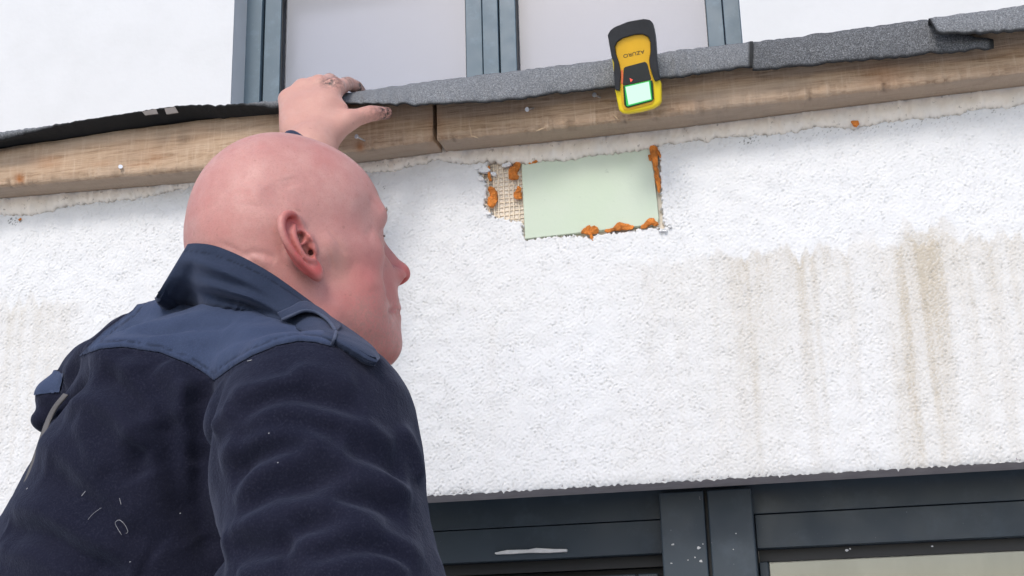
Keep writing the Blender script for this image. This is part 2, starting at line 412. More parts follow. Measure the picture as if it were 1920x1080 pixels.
# glass-fibre mesh showing left of the board
gm = MB()
gx0, gx1 = at(905, 350, 0)[0], at(990, 350, 0)[0]; gz0, gz1 = at(940, 418, 0)[2], at(940, 290, 0)[2]
for k, x in enumerate(np.arange(gx0, gx1, .0072)):
    z = np.linspace(gz0, gz1, 14); gm.tube(np.stack([x+.0005*np.sin(z*200+k)+.0006*(k % 3), np.full(14, .0048), z], 1), .0012, 5)
for k, z in enumerate(np.arange(gz0, gz1, .0064)):
    x = np.linspace(gx0, gx1, 12); gm.tube(np.stack([x, np.full(12, .0056), z+.0004*np.sin(x*150+k)], 1), .0008, 5)
gm.build('reinforcement_mesh', m_plain('glass_fibre_mesh', (.84, .72, .56), .7, .3), wall, True)
sk = MB()
q = [at(*p, .0066) for p in ((925, 300), (984, 300), (984, 415), (930, 412))]
sk.prism(q, [v+np.array([0, .003, 0]) for v in q]); sk.build('mortar_skim', m_plain('pale_mortar', (.78, .70, .60), .9, .2, .15, 60, .002), wall)
q = [at(*p, .0115) for p in ((902, 296), (932, 300), (934, 412), (902, 412))]
# torn render flakes around the hole
fl = MB()
for (cx, cy, r) in ((908, 318, 12), (895, 313, 9), (925, 325, 7), (952, 308, 9), (945, 310, 6), (902, 335, 6), (916, 400, 5), (1246, 431, 6), (1256, 424, 4), (1238, 432, 4)):
    n = 9; a0 = random.random()*6
    o = [at(cx+r*(.6+.5*random.random())*math.cos(a0+k*2*math.pi/n), cy+.6*r*(.6+.5*random.random())*math.sin(a0+k*2*math.pi/n), -.0035-.002*random.random()) for k in range(n)]
    fl.prism(o, [v+np.array([0, .005, 0]) for v in o])
fl.build('render_flake', m_plain('broken_render', (.76, .755, .75), .9, .2, .08, 90, .001), wall)

# expanding-foam beads around the board
def blob_chain(pts, seed, yo=-.001):
    """lumpy closed tube through (px, py, r_px) points on the wall"""
    p = spline([(a, b, r) for a, b, r in pts], 18) if len(pts) > 1 else np.array([pts[0]]*2)+np.array([[-1, 0, 0], [1, 0, 0]])
    V = []; nn = 12; rr = np.random.default_rng(seed)
    c = np.array([at(a, b, yo) for a, b, _ in p]); r = p[:, 2]/1380.
    T = np.gradient(c, axis=0); T /= np.linalg.norm(T, axis=1)[:, None]+1e-9
    for i in range(len(p)):
        e = 1.0 if 0 < i < len(p)-1 else .15
        A = np.cross(T[i], [0, 1, 0]); A /= np.linalg.norm(A)+1e-9
        for k in range(nn):
            t = 2*math.pi*k/nn; V.append(c[i]+e*r[i]*(math.cos(t)*A+.75*math.sin(t)*np.array([0, 1, 0])))
    V = np.array(V); nz = np.stack([fbm(V, .006, seed, 3), fbm(V, .006, seed+9, 3), fbm(V, .006, seed+17, 3)], 1)
    rloc = np.repeat(r, nn)
    V = V+nz*np.clip(rloc, .001, .005)[:, None]*.55
    return mesh_np('foam', V, grid_faces(len(p), nn, True), wall, MAT['foam'], False)
for i, c in enumerate([[(972, 303, 4), (968, 315, 8), (962, 327, 9), (972, 335, 5)], [(973, 350, 4), (972, 362, 7), (976, 374, 4)], [(918, 352, 5), (925, 365, 9), (922, 378, 9), (919, 389, 4)],
        [(1222, 272, 8), (1226, 285, 7), (1228, 305, 5), (1231, 325, 5), (1233, 345, 5), (1236, 362, 2)], [(1228, 276, 4), (1236, 288, 3), (1238, 296, 1.5)], [(1219, 290, 3), (1220, 302, 2)],
        [(1090, 436, 3), (1101, 433, 6), (1111, 431, 8), (1121, 435, 5)], [(1106, 437, 3), (1110, 447, 3), (1112, 451, 1)], [(1134, 434, 3), (1150, 430, 4), (1165, 425, 8), (1176, 426, 6), (1190, 426, 3)],
        [(1200, 428, 3), (1212, 422, 5), (1221, 415, 7), (1228, 419, 5), (1235, 422, 3)], [(990, 306, 2), (1000, 303, 4), (1012, 300, 2)], [(1597, 233, 4), (1602, 231, 7), (1608, 235, 4)], [(36, 413, 2), (40, 410, 2)], [(916, 310, 2), (919, 340, 3)]]):
    blob_chain(c, 60+i, -.011 if c[0][0] == 1597 else -.001)
adopt(wall)

# green board let into the hole
bd = [(977.5, 311), (979, 300), (1218, 262), (1222, 300), (1227, 330), (1235, 408), (1232, 420), (1150, 429), (984.5, 447.5)]
fr = [at(*p, .0005) for p in bd]
s = Mat('pale_green_board', .75, spec=.25)
c = s.mix(s.rampf(s.noise(9, 3), .3, .72), (.58, .635, .53), (.54, .63, .48))
c = s.mix(s.rampf(s.noise(55, 5, .7, s.pos((1, 1, 1.6))), .64, .72, 0, .7), c, (.36, .42, .33)); s.set('Base Color', c); s.bump(s.noise(70, 4), .0006, .6); MAT['board'] = s.m
board = MB().prism(fr, [v+np.array([0, .011, 0]) for v in fr]).build('insulation_board', s.m); bevel(board, .0006, 1)
tag(board, 'pale green rectangular board set into the hole in the white wall', 'board')

# ---------------------------------------------------------------- timber fascia beams
def beam(px_pts, x0, x1, seed, endcut):
    n = int((x1-x0)/.003); xs_ = np.linspace(x0, x1, n)
    z0 = zb(xs_)
    rough = field2d(1, n, .003, .003, .02, .12, seed)[0]*.0009
    chip = np.clip(field2d(1, n, .003, .003, .025, .2, seed+1)[0]-.9, 0, 2)*.0028
    prof = [(-.004, BEAM_H)]+[(BEAM_Y, BEAM_H*t) for t in (1, .85, .7, .55, .42, .3, .2, .12, .06)]+[(BEAM_Y+.001, .0008), (BEAM_Y+.004, -.0006)]+[(y, 0) for y in (-.048, -.040, -.032, -.024, -.016)]+[(-.008, 0), (-.008, BEAM_H)]
    R_ = len(prof); V = np.zeros((R_, n, 3)); gr = np.zeros((R_, n)); ru = np.zeros((R_, n))
    wav = field2d(R_, n, .005, .003, .02, .3, seed+2, 4)*.0005
    for i, (y, h) in enumerate(prof):
        V[i, :, 0] = xs_; V[i, :, 1] = y; V[i, :, 2] = z0+h/BEAM_H*BH(xs_)
        if 1 <= i <= 9: V[i, :, 1] -= wav[i]
        if 7 <= i <= 12: V[i, :, 1] += rough+chip*(.4 if i < 9 else 1); V[i, :, 2] += (rough+chip*.8)*(i >= 9)
        gr[i] = .75 if i >= 12 else (.15 if i > 8 else 0)
    V[:, -1, 0] += endcut
    P = V.reshape(-1, 3); a, b, _ = proj(P)
    gr = gr.ravel()+.75*np.clip(fbm(P*np.array([.4, 1, 2]), .06, seed+5), 0, 1)+.25*sstep(.60, 1.0, (P[:, 2]-zb(P[:, 0]))/BEAM_H)
    for (cx, cy, rx, ry, am) in ((37, 335, 8, 8, 1.), (675, 275, 8, 9, .8), (230, 308, 60, 3, .35), (90, 305, 25, 10, .35), (290, 293, 20, 8, .3), (1280, 195, 40, 12, .15), (815, 235, 14, 40, .25), (1660, 140, 40, 22, .35)):
        ru = ru.ravel()+am*np.exp(-((a-cx)/rx)**2-((b-cy)/ry)**2)
    o = mesh_np('timber_beam', P, grid_faces(R_, n), None, MAT['wood'], True, {'grey': np.clip(gr, 0, .9), 'rust': np.clip(ru, 0, 1)})
    for e in (0, n-1):                                          # end grain
        idx = [i*n+e for i in range(1, R_)]
        capV = [P[k] for k in idx]; f = tuple(range(len(capV)))
        py_mesh('end_grain', capV, [f if e else f[::-1]], o, MAT['wood'])
    return o
xj = at(817, 265, BEAM_Y)[0]
bl = beam(arrisL, -3.0, xj-.0022, 71, -.002); tag(bl, 'weathered timber fascia beam on the left, behind the bald man', 'timber beam', 'timber fascia beams')
br = beam(arrisR, xj+.0022, 3.0, 75, 0); tag(br, 'long weathered timber fascia beam on the right, under the yellow detector', 'timber beam', 'timber fascia beams')
MAT['zinc'] = m_plain('zinc_nail', (.62, .63, .65), .38, .5, .1, 300, 0, .75)
def nail(hx, hy, tx, ty, parent, yo):
    a = at(hx, hy, BEAM_Y-yo); b = at(tx, ty, BEAM_Y+.004); t = np.linspace(0, 1, 4)[:, None]; p = a+(b-a)*t
    d = (b-a)/np.linalg.norm(b-a)
    m_ = MB(); m_.tube(p, .0013, 8); m_.tube([a-d*.0014, a+d*.0002], .0032, 12)
    m_.build('nail', MAT['zinc'], parent, False)
nail(669, 256, 686, 265, bl, .014); nail(226, 313, 226, 318, bl, .004)
nail(989, 205, 1003, 202, br, .014); nail(1115, 178, 1128, 184, br, .014)
for (p, par) in ((((882, 239), (884, 256)), br), (((883, 254), (897, 259)), br), (((1148, 213), (1160, 225)), br), (((1005, 246), (1022, 239)), br)):
    a = at(*p[0], BEAM_Y-.004); b = at(*p[1], BEAM_Y-.002)
    MB().tube(np.linspace(a, b, 4), [.0004, .001, .0009, .0003], 5).build('splinter', m_plain('raw_wood', (.58, .42, .27), .8), par)

# roof deck behind the fascia
zd = AW[:, 2].mean()+BEAM_H
RB = 1.28
xa = np.array([-3.0, 3.0])
deck = []
for y, dz in ((-.003, -.02), (RB, -.02), (RB, -.002), (-.003, -.002)):
    for x in xa: deck.append((x, y, zb(x)+BH(x)+dz))
py_mesh('roof_deck', deck, [(0, 1, 3, 2), (2, 3, 5, 4), (4, 5, 7, 6), (6, 7, 1, 0)], None, m_plain('deck_board', (.3, .22, .14), .8))['kind'] = 'structure'

# ---------------------------------------------------------------- roofing felt
def felt(top, bot, mat, seed, label, ytop=-.080, ybot=-.094, thick=.0042, flap=True, y_back=.9, rag=1.0, x_ext=None):
    """a strip lying on the roof and turned down over the edge; top/bot: pixel outlines of the turned-down face"""
    T = np.array([at(a, b, ytop) for a, b in top]); B = np.array([at(a, b, ybot if np.isscalar(ybot) else np.interp(a, [q[0] for q in ybot], [q[1] for q in ybot])) for a, b in bot])
    x0 = min(T[0, 0], B[0, 0]); x1 = max(T[-1, 0], B[-1, 0]); n = max(30, int((x1-x0)/.0035)); u = np.linspace(0, 1, n)
    def rs(P):
        L = np.r_[0, np.cumsum(np.linalg.norm(np.diff(P, axis=0), axis=1))]; L /= L[-1]
        return np.stack([np.interp(u, L, P[:, k]) for k in range(3)], 1)
    T, B = rs(T), rs(B)
    r1 = field2d(1, n, .0035, .0035, .012, .08, seed)[0]; r2 = field2d(1, n, .0035, .0035, .03, .3, seed+1)[0]
    B[:, 2] += .00022*rag*r1; B[:, 1] += .0016*r2; T[:, 2] += .00035*r2
    rows = []; back = T.copy(); back[:, 1] = y_back; back[:, 2] = T[:, 2]+.0; rows.append(back)
    b2 = T.copy(); b2[:, 1] = .0; rows.append(b2)
    b3 = T.copy(); b3[:, 1] += .012; b3[:, 2] += .0005; rows.append(b3)
    for t in (0., .06, .14, .28, .42, .56, .7, .82, .92, 1.0):
        q = T+(B-T)*t; q[:, 1] -= .003*math.sin(math.pi*t)+.003*(1-math.exp(-t/.05)); rows.append(q)
    V = np.stack(rows); V[3:, :, 1] += (field2d(len(rows), n, .004, .0035, .02, .1, seed+2)*.0006)[3:]
    nr = len(rows)
    inner = V.copy(); inner[:3, :, 2] -= thick; inner[3:, :, 1] += thick; inner[3, :, 2] -= thick*.7; inner[4:, :, 2] -= .0
    P = np.vstack([V.reshape(-1, 3), inner[::-1].reshape(-1, 3)])
    edge = np.zeros((2*nr, n)); edge[nr-1] = .75; edge[nr-2] = .15; edge[nr:] = 1; edge[3] = .35; edge[:, :1] = .9; edge[:, -2:] = .95
    Fq = grid_faces(2*nr, n)
    ring = lambda e: [i*n+e for i in range(2*nr)]
    o = mesh_np('roofing_felt', P, Fq, None, mat, True, {'edge': edge.ravel()})
    for e in (0, n-1):
        cv = np.vstack([V[:, e], inner[:, e]]); py_mesh('cut_edge', cv, [(i, i+1, nr+i+1, nr+i) for i in range(nr-1)], o, MAT['under'])
    tag(o, label, 'roofing felt', 'roofing felt strips')
    return o
felt([(628, 181), (647, 175), (680, 170), (807, 152), (973, 132), (1073, 120), (1140, 112), (1227, 101), (1280, 93), (1412, 78)],
     [(636, 193), (650, 195), (707, 196), (800, 197), (890, 193), (973, 187), (1007, 182), (1030, 177), (1045, 173), (1053, 176), (1107, 170), (1153, 163), (1240, 148), (1280, 144), (1411, 125)],
     MAT['felt'], 101, 'long grey mineral felt strip between the hand and the torn joint, behind the yellow detector', ybot=[(630, -.112), (900, -.104), (1053, -.088), (1410, -.086)])
felt([(1410, 79), (1500, 68), (1600, 54), (1740, 36), (1770, 50), (1815, 66), (1861, 74)], [(1411, 133), (1500, 125), (1580, 116), (1680, 109), (1743, 101), (1800, 97), (1863, 91)],
     MAT['felt2'], 111, 'dark felt strip right of the torn joint, tucked under the upper felt layer', ytop=-.076, ybot=-.083)
felt([(1741, 34), (1800, 26), (1860, 19), (1890, 15), (1900, 12), (1960, 6), (2300, -40)], [(1755, 63), (1800, 63), (1847, 62), (1920, 57), (1990, 50), (2300, 10)],
     MAT['felt'], 121, 'upper grey felt layer lapped over the dark strip at the right end', ytop=-.094, ybot=-.104, thick=.006)
# left strip, lifted so that its black underside shows
lipT = [(-420, 290), (-120, 262), (0, 248), (33, 243), (83, 237), (133, 228.5), (233, 213), (320, 200), (373, 196), (397, 197), (403, 199), (420, 196), (467, 193), (520, 188), (575, 182), (625, 182)]
lipB = [(-420, 305), (-120, 277), (0, 263), (33, 255), (83, 243), (133, 232), (233, 216), (320, 203.5), (373, 199), (397, 200), (403, 202), (420, 200), (467, 198), (520, 203), (575, 200), (625, 196)]
LY = -.090
T = spline(np.array([at(*p, LY) for p in lipT]), 300); B = spline(np.array([at(*p, LY) for p in lipB]), 300); n = 300
B[:, 0] = T[:, 0]
rows = []
for y in (.9, .2, .0, -.03): q = T.copy(); q[:, 1] = y; q[:, 2] = np.where(y > -.01, zb(q[:, 0])+BH(q[:, 0])+.005, .5*(zb(q[:, 0])+BH(q[:, 0])+.005)+.5*T[:, 2]); rows.append(q)
q = T.copy(); q[:, 1] = -.070; q[:, 2] += -.001; rows.append(q); rows.append(T.copy())
rows.append(T+(B-T)*.5+np.array([0, -.002, 0])); rows.append(B.copy())
q = B.copy(); q[:, 1] += .004; rows.append(q)
for y in (-.070, -.03, .0): q = T.copy(); q[:, 1] = y; q[:, 2] = {-.070: T[:, 2]-.006, -.03: .5*(zb(T[:, 0])+BH(T[:, 0]))+.5*T[:, 2]-.005, .0: zb(T[:, 0])+BH(T[:, 0])+.001}[y]; rows.append(q)
V = np.stack(rows); V[4:9, :, 2] += field2d(1, n, .004, .004, .02, .15, 131)[0][None, :]*.0005
edge = np.zeros((len(rows), n)); edge[6:] = [[.3], [1], [1], [1], [1], [1]]
a_, b_, _ = proj(T); edge[:8] = np.maximum(edge[:8], sstep(60, 130, a_)[None, :]*(1-sstep(455, 480, a_))[None, :]*.92)
o = mesh_np('roofing_felt', V.reshape(-1, 3), grid_faces(len(rows), n), None, MAT['felt'], True, {'edge': edge.ravel()})
tag(o, 'lifted felt strip on the left showing its black underside, above the bare timber', 'roofing felt', 'roofing felt strips')
fm = MB()
for (pp) in (((266, 209), (292, 204), (296, 213), (272, 216)), ((308, 203), (328, 200.5), (334, 211), (312, 214))):
    q = [at(*v, LY-.003) for v in pp]; fm.prism(q, [v+np.array([0, .002, 0]) for v in q])
fm.build('torn_patch', m_plain('torn_felt_paper', (.20, .175, .16), .9), o)

# ---------------------------------------------------------------- upper wall with its window
YW = 1.30; YF = YW+.085
up = empty('upper_wall', (at(700, 100, YW)[0], YW, zd))
tag(up, 'smooth white upper house wall with a blue-grey window, set back above the roof edge', 'house wall')
xo0, xo1 = at(436, 95, YW)[0], at(1391, 60, YW)[0]
zlo, zhi_ = zd-.10, zd+2.4
mb = MB(); mb.box(-4.5, xo0, YW, YW+.25, zlo, zhi_); mb.box(xo1, 4.5, YW, YW+.25, zlo, zhi_); mb.box(xo0, xo1, YW, YW+.25, zd+1.25, zhi_)
wl = mb.build('wall_panel', MAT['smooth'], up)
mb = MB(); wx = lambda px: at(px, 90, YF)[0]
zw0, zw1 = zd-.05, zd+1.25
win = mb.box(wx(459), wx(489), YF, YF+.07, zw0, zw1).box(wx(905), wx(934), YF+.004, YF+.07, zw0, zw1).box(wx(1362), wx(1393), YF, YF+.07, zw0, zw1).box(wx(489), wx(1362), YF+.003, YF+.07, zw1-.07, zw1).build('window', MAT['frame'], up)
bevel(win, .0018, 2)
for (a, b) in ((492, 903), (936, 1360)):
    s_ = MB(); e = 31
    s_.box(wx(a), wx(a+e), YF+.010, YF+.062, zw0, zw1-.075).box(wx(b-e), wx(b), YF+.010, YF+.062, zw0, zw1-.075).box(wx(a+e), wx(b-e), YF+.012, YF+.060, zw1-.125, zw1-.075)
    sash = s_.build('sash', MAT['frame'], win); bevel(sash, .0025, 2)
    g_ = MB().box(wx(a+e)+.0025, wx(b-e)-.0025, YF+.030, YF+.034, zw0, zw1-.127).build('pane', MAT['glass'], win)
    k_ = MB().box(wx(a+e)+.0004, wx(a+e)+.0022, YF+.016, YF+.05, zw0, zw1-.127).box(wx(b-e)-.0022, wx(b-e)-.0004, YF+.016, YF+.05, zw0, zw1-.127).build('gasket', MAT['gasket'], win)
adopt(up)
bb = empty('roller_blind', (0, YF+.1, zd)); tag(bb, 'plain blind tinted lavender as reflected sky, drawn down behind the upper window glass', 'blind')
MAT['blind'] = m_plain('sky_tinted_blind', (.335, .33, .43), .9, .2, .03, 2)  # lavender tint puts the sky's reflection in the panes into the blind's colour
n = 60; bx = np.linspace(wx(470), wx(1385), n)
Vb = np.concatenate([np.stack([bx, np.full(n, YF+.095)+.002*np.sin(bx*9), np.full(n, z)], 1) for z in (zw0, zw1)])
mesh_np('fabric', Vb, grid_faces(2, n), bb, MAT['blind'])
MB().tube([(wx(470), YF+.095, zw1+.0), (wx(1385), YF+.095, zw1)], .018, 14).build('roller', MAT['blind'], bb); adopt(bb)

# ---------------------------------------------------------------- patio door under the lintel
YD = .135
door = empty('patio_door', (at(1300, 1000, YD)[0], YD, GZ)); tag(door, 'dark anthracite framed patio doors under the white wall, spattered with plaster', 'door')
dz = lambda px, py, Y=YD: at(px, py, Y)
dxp = lambda px, Y=YD: at(px, 1000, Y)[0]
zt = lin+.018
ztr0 = dz(1500, 1026)[2]        # lower edge of the transom face
zseam = dz(1500, 962)[2]
head = MB().box(-3.0, 3.0, YD-.0115, YD+.05, zseam+.0006, zt).build('head_frame', MAT['door'], door); bevel(head, .0008, 1)
p0, p1, p2 = dxp(1239, YD-.045), dxp(1327, YD-.045), dxp(1415, YD-.045)
for a, b in ((p0, p1-.0022), (p1+.0022, p2)):
    po = MB().box(a, b, YD-.045, YD+.05, GZ, zseam+.0325).build('post', MAT['door'], door); bevel(po, .0025, 2)
MB().box(p1-.002, p1+.002, YD-.03, YD+.04, GZ, zseam+.03).build('gasket', MAT['gasket'], door)
def leaf_(x0, x1, zt_, inset, pane_mat, s0):
    r = MB().box(x0, x1, YD-.010, YD+.05, ztr0, zseam-.0005).build('transom', MAT['door'], door); bevel(r, .0008, 1)
    g = MB().box(x0+.001, x1-.001, YD+.012, YD+.04, ztr0-.016, ztr0-.0005).build('gasket', MAT['gasket'], door)
    return ztr0-.016
zl = leaf_(p2+.001, p2+1.6, 0, 0, None, 1)
st_ = MB().box(p2+.001, p2+.014, YD+.002, YD+.045, GZ+.05, ztr0-.0165).build('stile', MAT['door'], door); bevel(st_, .002, 1)
pane = MB().box(p2+.015, p2+1.6, YD+.020, YD+.026, GZ+.05, zl-.0005).build('pane', MAT['glass'], door)
zl2 = leaf_(p0-1.3, p0-.001, 0, 0, None, 2)
shx = p0-.010
sh = MB().box(p0-1.3, shx-.030, YD-.006, YD+.045, zl2-.075, zl2-.010).build('sash_rail', MAT['door'], door); bevel(sh, .003, 2)
sv = MB().box(shx-.0295, shx, YD-.0065, YD+.045, GZ+.05, zl2-.010).build('stile', MAT['door'], door); bevel(sv, .003, 2)
MB().box(p0-1.3, shx-.031, YD+.02, YD+.026, GZ+.05, zl2-.076).build('pane', MAT['glass'], door)
MB().box(p0-1.3, p0-.0015, YD+.03, YD+.045, zl2-.0115, zl2-.001).build('gasket', MAT['gasket'], door)
# plaster dropped on the ledge of the left leaf
pts = [(927, 1036), (950, 1031), (990, 1030), (1005, 1027), (1040, 1029), (1063, 1029), (1063, 1034), (1030, 1036), (990, 1036), (960, 1038), (928, 1039)]
q = [at(*p, YD-.017) for p in pts]; bevel(MB().prism(q, [v+np.array([0, .012, 0]) for v in q]).build('plaster_smear', m_plain('dropped_plaster', (.68, .66, .64), .9, .2, .1, 80, .001), door), .0012, 2)
sm = MB()
for (cx, cy, r, Y) in ((1262, 1021, 3, YD-.045), (1310, 1027, 4, YD-.045), (1314, 1052, 3.5, YD-.045), (1303, 1045, 2, YD-.045), (1290, 1050, 1.6, YD-.045), (1380, 1000, 1.6, YD-.045), (1375, 1030, 1.4, YD-.045), (1588, 1032, 3, YD-.012), (1594, 1029, 2, YD-.012), (1748, 1024, 2, YD-.012), (1259, 1056, 2, YD-.045), (1318, 1020, 1.5, YD-.045)):
    k = 8; o_ = [at(cx+r*(.5+.8*random.random())*math.cos(6.283*i/k), cy+.7*r*(.5+.8*random.random())*math.sin(6.283*i/k), Y-.0006) for i in range(k)]
    sm.prism(o_, [v+np.array([0, .0015, 0]) for v in o_])
sm.build('plaster_splash', m_plain('dried_plaster', (.50, .50, .50), .9), door)
adopt(door)
cu = empty('reflection_drape', (dxp(1700), YD+.2, 1.0)); tag(cu, 'beige curtain added to imitate the reflection in the lower right door glass', 'reflection_drape')  # folded cloth added to imitate the beige reflection in the door pane
n = 400; cx = np.linspace(p2-.05, p2+1.6, n); cy = YD+.19+.030*np.sin(cx*47+.6*np.sin(cx*9))+.018*np.sin(cx*19+1)
Vc = np.concatenate([np.stack([cx, cy, np.full(n, z)], 1) for z in (GZ+.05, zl+.05)])
mesh_np('fabric', Vc, grid_faces(2, n), cu, m_plain('beige_reflection', (.42, .36, .29), .9, .2, .25, 5)); adopt(cu)
room = MB().box(-3.2, 3.2, .9, .92, GZ, lin+.1).build('room_wall', m_plain('dim_room', (.10, .095, .09), .9)); room['kind'] = 'structure'

# ================================================================== the man
# signed-distance sculpting: shapes are blended smoothly, then meshed as one continuous surface
def s_ell(P, c, r):
    q = P-np.asarray(c); r = np.asarray(r, float); k0 = np.linalg.norm(q/r, axis=1); k1 = np.linalg.norm(q/(r*r), axis=1)+1e-9
    return k0*(k0-1)/k1
def s_sph(P, c, r): return np.linalg.norm(P-np.asarray(c), axis=1)-r
def s_cone(P, a, b, ra, rb):
    a = np.asarray(a, float); ab = np.asarray(b, float)-a; t = np.clip(((P-a)@ab)/(ab@ab), 0, 1)
    return np.linalg.norm(P-a-t[:, None]*ab, axis=1)-(ra+(rb-ra)*t)
def s_path(P, pts, rad):
    d = None; pts = np.asarray(pts, float); rad = np.broadcast_to(rad, (len(pts),))
    for i in range(len(pts)-1):
        e = s_cone(P, pts[i], pts[i+1], rad[i], rad[i+1]); d = e if d is None else np.minimum(d, e)
    return d
def U(a, b, k):
    h = np.clip(.5+.5*(b-a)/k, 0, 1); return b+(a-b)*h-k*h*(1-h)
def S(a, b, k):            # a minus b
    h = np.clip(.5-.5*(a+b)/k, 0, 1); return a+(-b-a)*h+k*h*(1-h)
def sdf_mesh(f, lo, hi, h, B=6, slack=1.5, keep=None):
    lo = np.asarray(lo, float); hi = np.asarray(hi, float); nb = np.ceil((hi-lo)/(h*B)).astype(int)
    g = np.stack(np.meshgrid(*[np.arange(k) for k in nb], indexing='ij'), -1).reshape(-1, 3)
    ctr = lo+(g+.5)*h*B; ok_ = np.abs(f(ctr)) < h*B*.87*slack+2*h
    g = g[ok_ | keep(ctr)] if keep else g[ok_]
    loc = np.stack(np.meshgrid(*[np.arange(B+1)]*3, indexing='ij'), -1).reshape(-1, 3)
    idx = (g[:, None, :]*B+loc[None]); val = np.empty((len(g), (B+1)**3))
    for s_ in range(0, len(g), 1500):
        q = idx[s_:s_+1500].reshape(-1, 3); val[s_:s_+1500] = f(lo+q*h).reshape(-1, (B+1)**3)
    val = val.reshape(-1, B+1, B+1, B+1); N = nb*B+2
    base = g*B
    acc = {}; c8 = [val[:, i:i+B, j:j+B, k:k+B] for i in (0, 1) for j in (0, 1) for k in (0, 1)]
    sgn = sum((c < 0).astype(int) for c in c8); act = (sgn > 0) & (sgn < 8)
    ai = np.argwhere(act); cell = base[ai[:, 0]]+ai[:, 1:]
    key = (cell[:, 0]*N[1]+cell[:, 1])*N[2]+cell[:, 2]
    cv = [c[act] for c in c8]; off = [(i, j, k) for i in (0, 1) for j in (0, 1) for k in (0, 1)]
    ps = np.zeros((len(key), 3)); ct = np.zeros(len(key))
    for a in range(8):
        for b in range(a+1, 8):
            if sum(abs(off[a][t]-off[b][t]) for t in range(3)) != 1: continue
            m = (cv[a] < 0) != (cv[b] < 0); t = cv[a]/(cv[a]-cv[b]+1e-20); t = np.where(m, t, 0)
            ps += m[:, None]*(np.array(off[a])+t[:, None]*(np.array(off[b])-np.array(off[a]))); ct += m
    V = lo+(cell+ps/np.maximum(ct, 1)[:, None])*h
    o = np.argsort(key); key = key[o]; V = V[o]; cell = cell[o]; c0 = [c[o] for c in cv]
    def find(dc):
        c = cell+np.array(dc); k = (c[:, 0]*N[1]+c[:, 1])*N[2]+c[:, 2]; j = np.searchsorted(key, k); j = np.clip(j, 0, len(key)-1)
        return np.where(key[j] == k, j, -1)
    Fs = []; me_ = np.arange(len(key))
    for ax, corner in ((0, 4), (1, 2), (2, 1)):
        m = (c0[0] < 0) != (c0[corner] < 0); e1 = [0, 0, 0]; e2 = [0, 0, 0]; e1[(ax+1) % 3] = -1; e2[(ax+2) % 3] = -1
        a = find(e1); b = find([e1[i]+e2[i] for i in range(3)]); c = find(e2)
        ok = m & (a >= 0) & (b >= 0) & (c >= 0); q = np.stack([me_, a, b, c], 1)[ok]
        flip = c0[0][ok] >= 0; q[flip] = q[flip][:, ::-1]; Fs.append(q)
    return V, np.vstack(Fs)[:, ::-1] if False else np.vstack(Fs)
def smooth_mesh(V, Fq, it=1, lam=.5):
    E_ = np.vstack([Fq[:, [i, (i+1) % 4]] for i in range(4)]); E_ = np.vstack([E_, E_[:, ::-1]])
    n = np.bincount(E_[:, 0], minlength=len(V))[:, None]
    for _ in range(it):
        A = np.stack([np.bincount(E_[:, 0], V[E_[:, 1], k], len(V)) for k in range(3)], 1)/np.maximum(n, 1); V = V+lam*(A-V)
    return V
def normals(V, Fq):
    n = np.cross(V[Fq[:, 2]]-V[Fq[:, 0]], V[Fq[:, 3]]-V[Fq[:, 1]]); o = np.zeros_like(V)
    for k in range(4):
        for a in range(3): o[:, a] += np.bincount(Fq[:, k], n[:, a], len(V))
    return o/(np.linalg.norm(o, axis=1)[:, None]+1e-12)
def trace(f, pxs, d0=.85, d1=2.2):
    """depth at which the camera ray through each pixel meets f (nan if it misses)"""
    pxs = np.asarray(pxs, float); dr = np.stack([ray(a, b) for a, b in pxs]); L = np.linalg.norm(dr, axis=1); t = np.full(len(pxs), d0)
    best = np.full(len(pxs), 9.); tb = t.copy()
    for _ in range(90):
        v = f(CP+t[:, None]*dr); m = np.abs(v) < np.abs(best); best[m] = v[m]; tb[m] = t[m]
        t = np.minimum(t+v*.75/L, d1)
    return tb, np.abs(best)

# ---- head frame
TH, AL, TILT = math.radians(31), math.radians(14.5), math.radians(2)
Fh = math.cos(TH)*_r0+math.sin(TH)*HC; zz = np.array([0, 0, 1.])
Lh = np.cross(zz, Fh); HF = math.cos(AL)*Fh+math.sin(AL)*zz; HU = np.cross(HF, Lh); HL = Lh
HL, HU = math.cos(TILT)*HL+math.sin(TILT)*HU, math.cos(TILT)*HU-math.sin(TILT)*HL
HO = atd(551, 508, 1.29)
HB = np.stack([HF, HL, HU])                # rows: head axes in world
def to_head(P): return (P-HO)@HB.T
def from_head(p): return HO+np.asarray(p)@HB
mm = .001
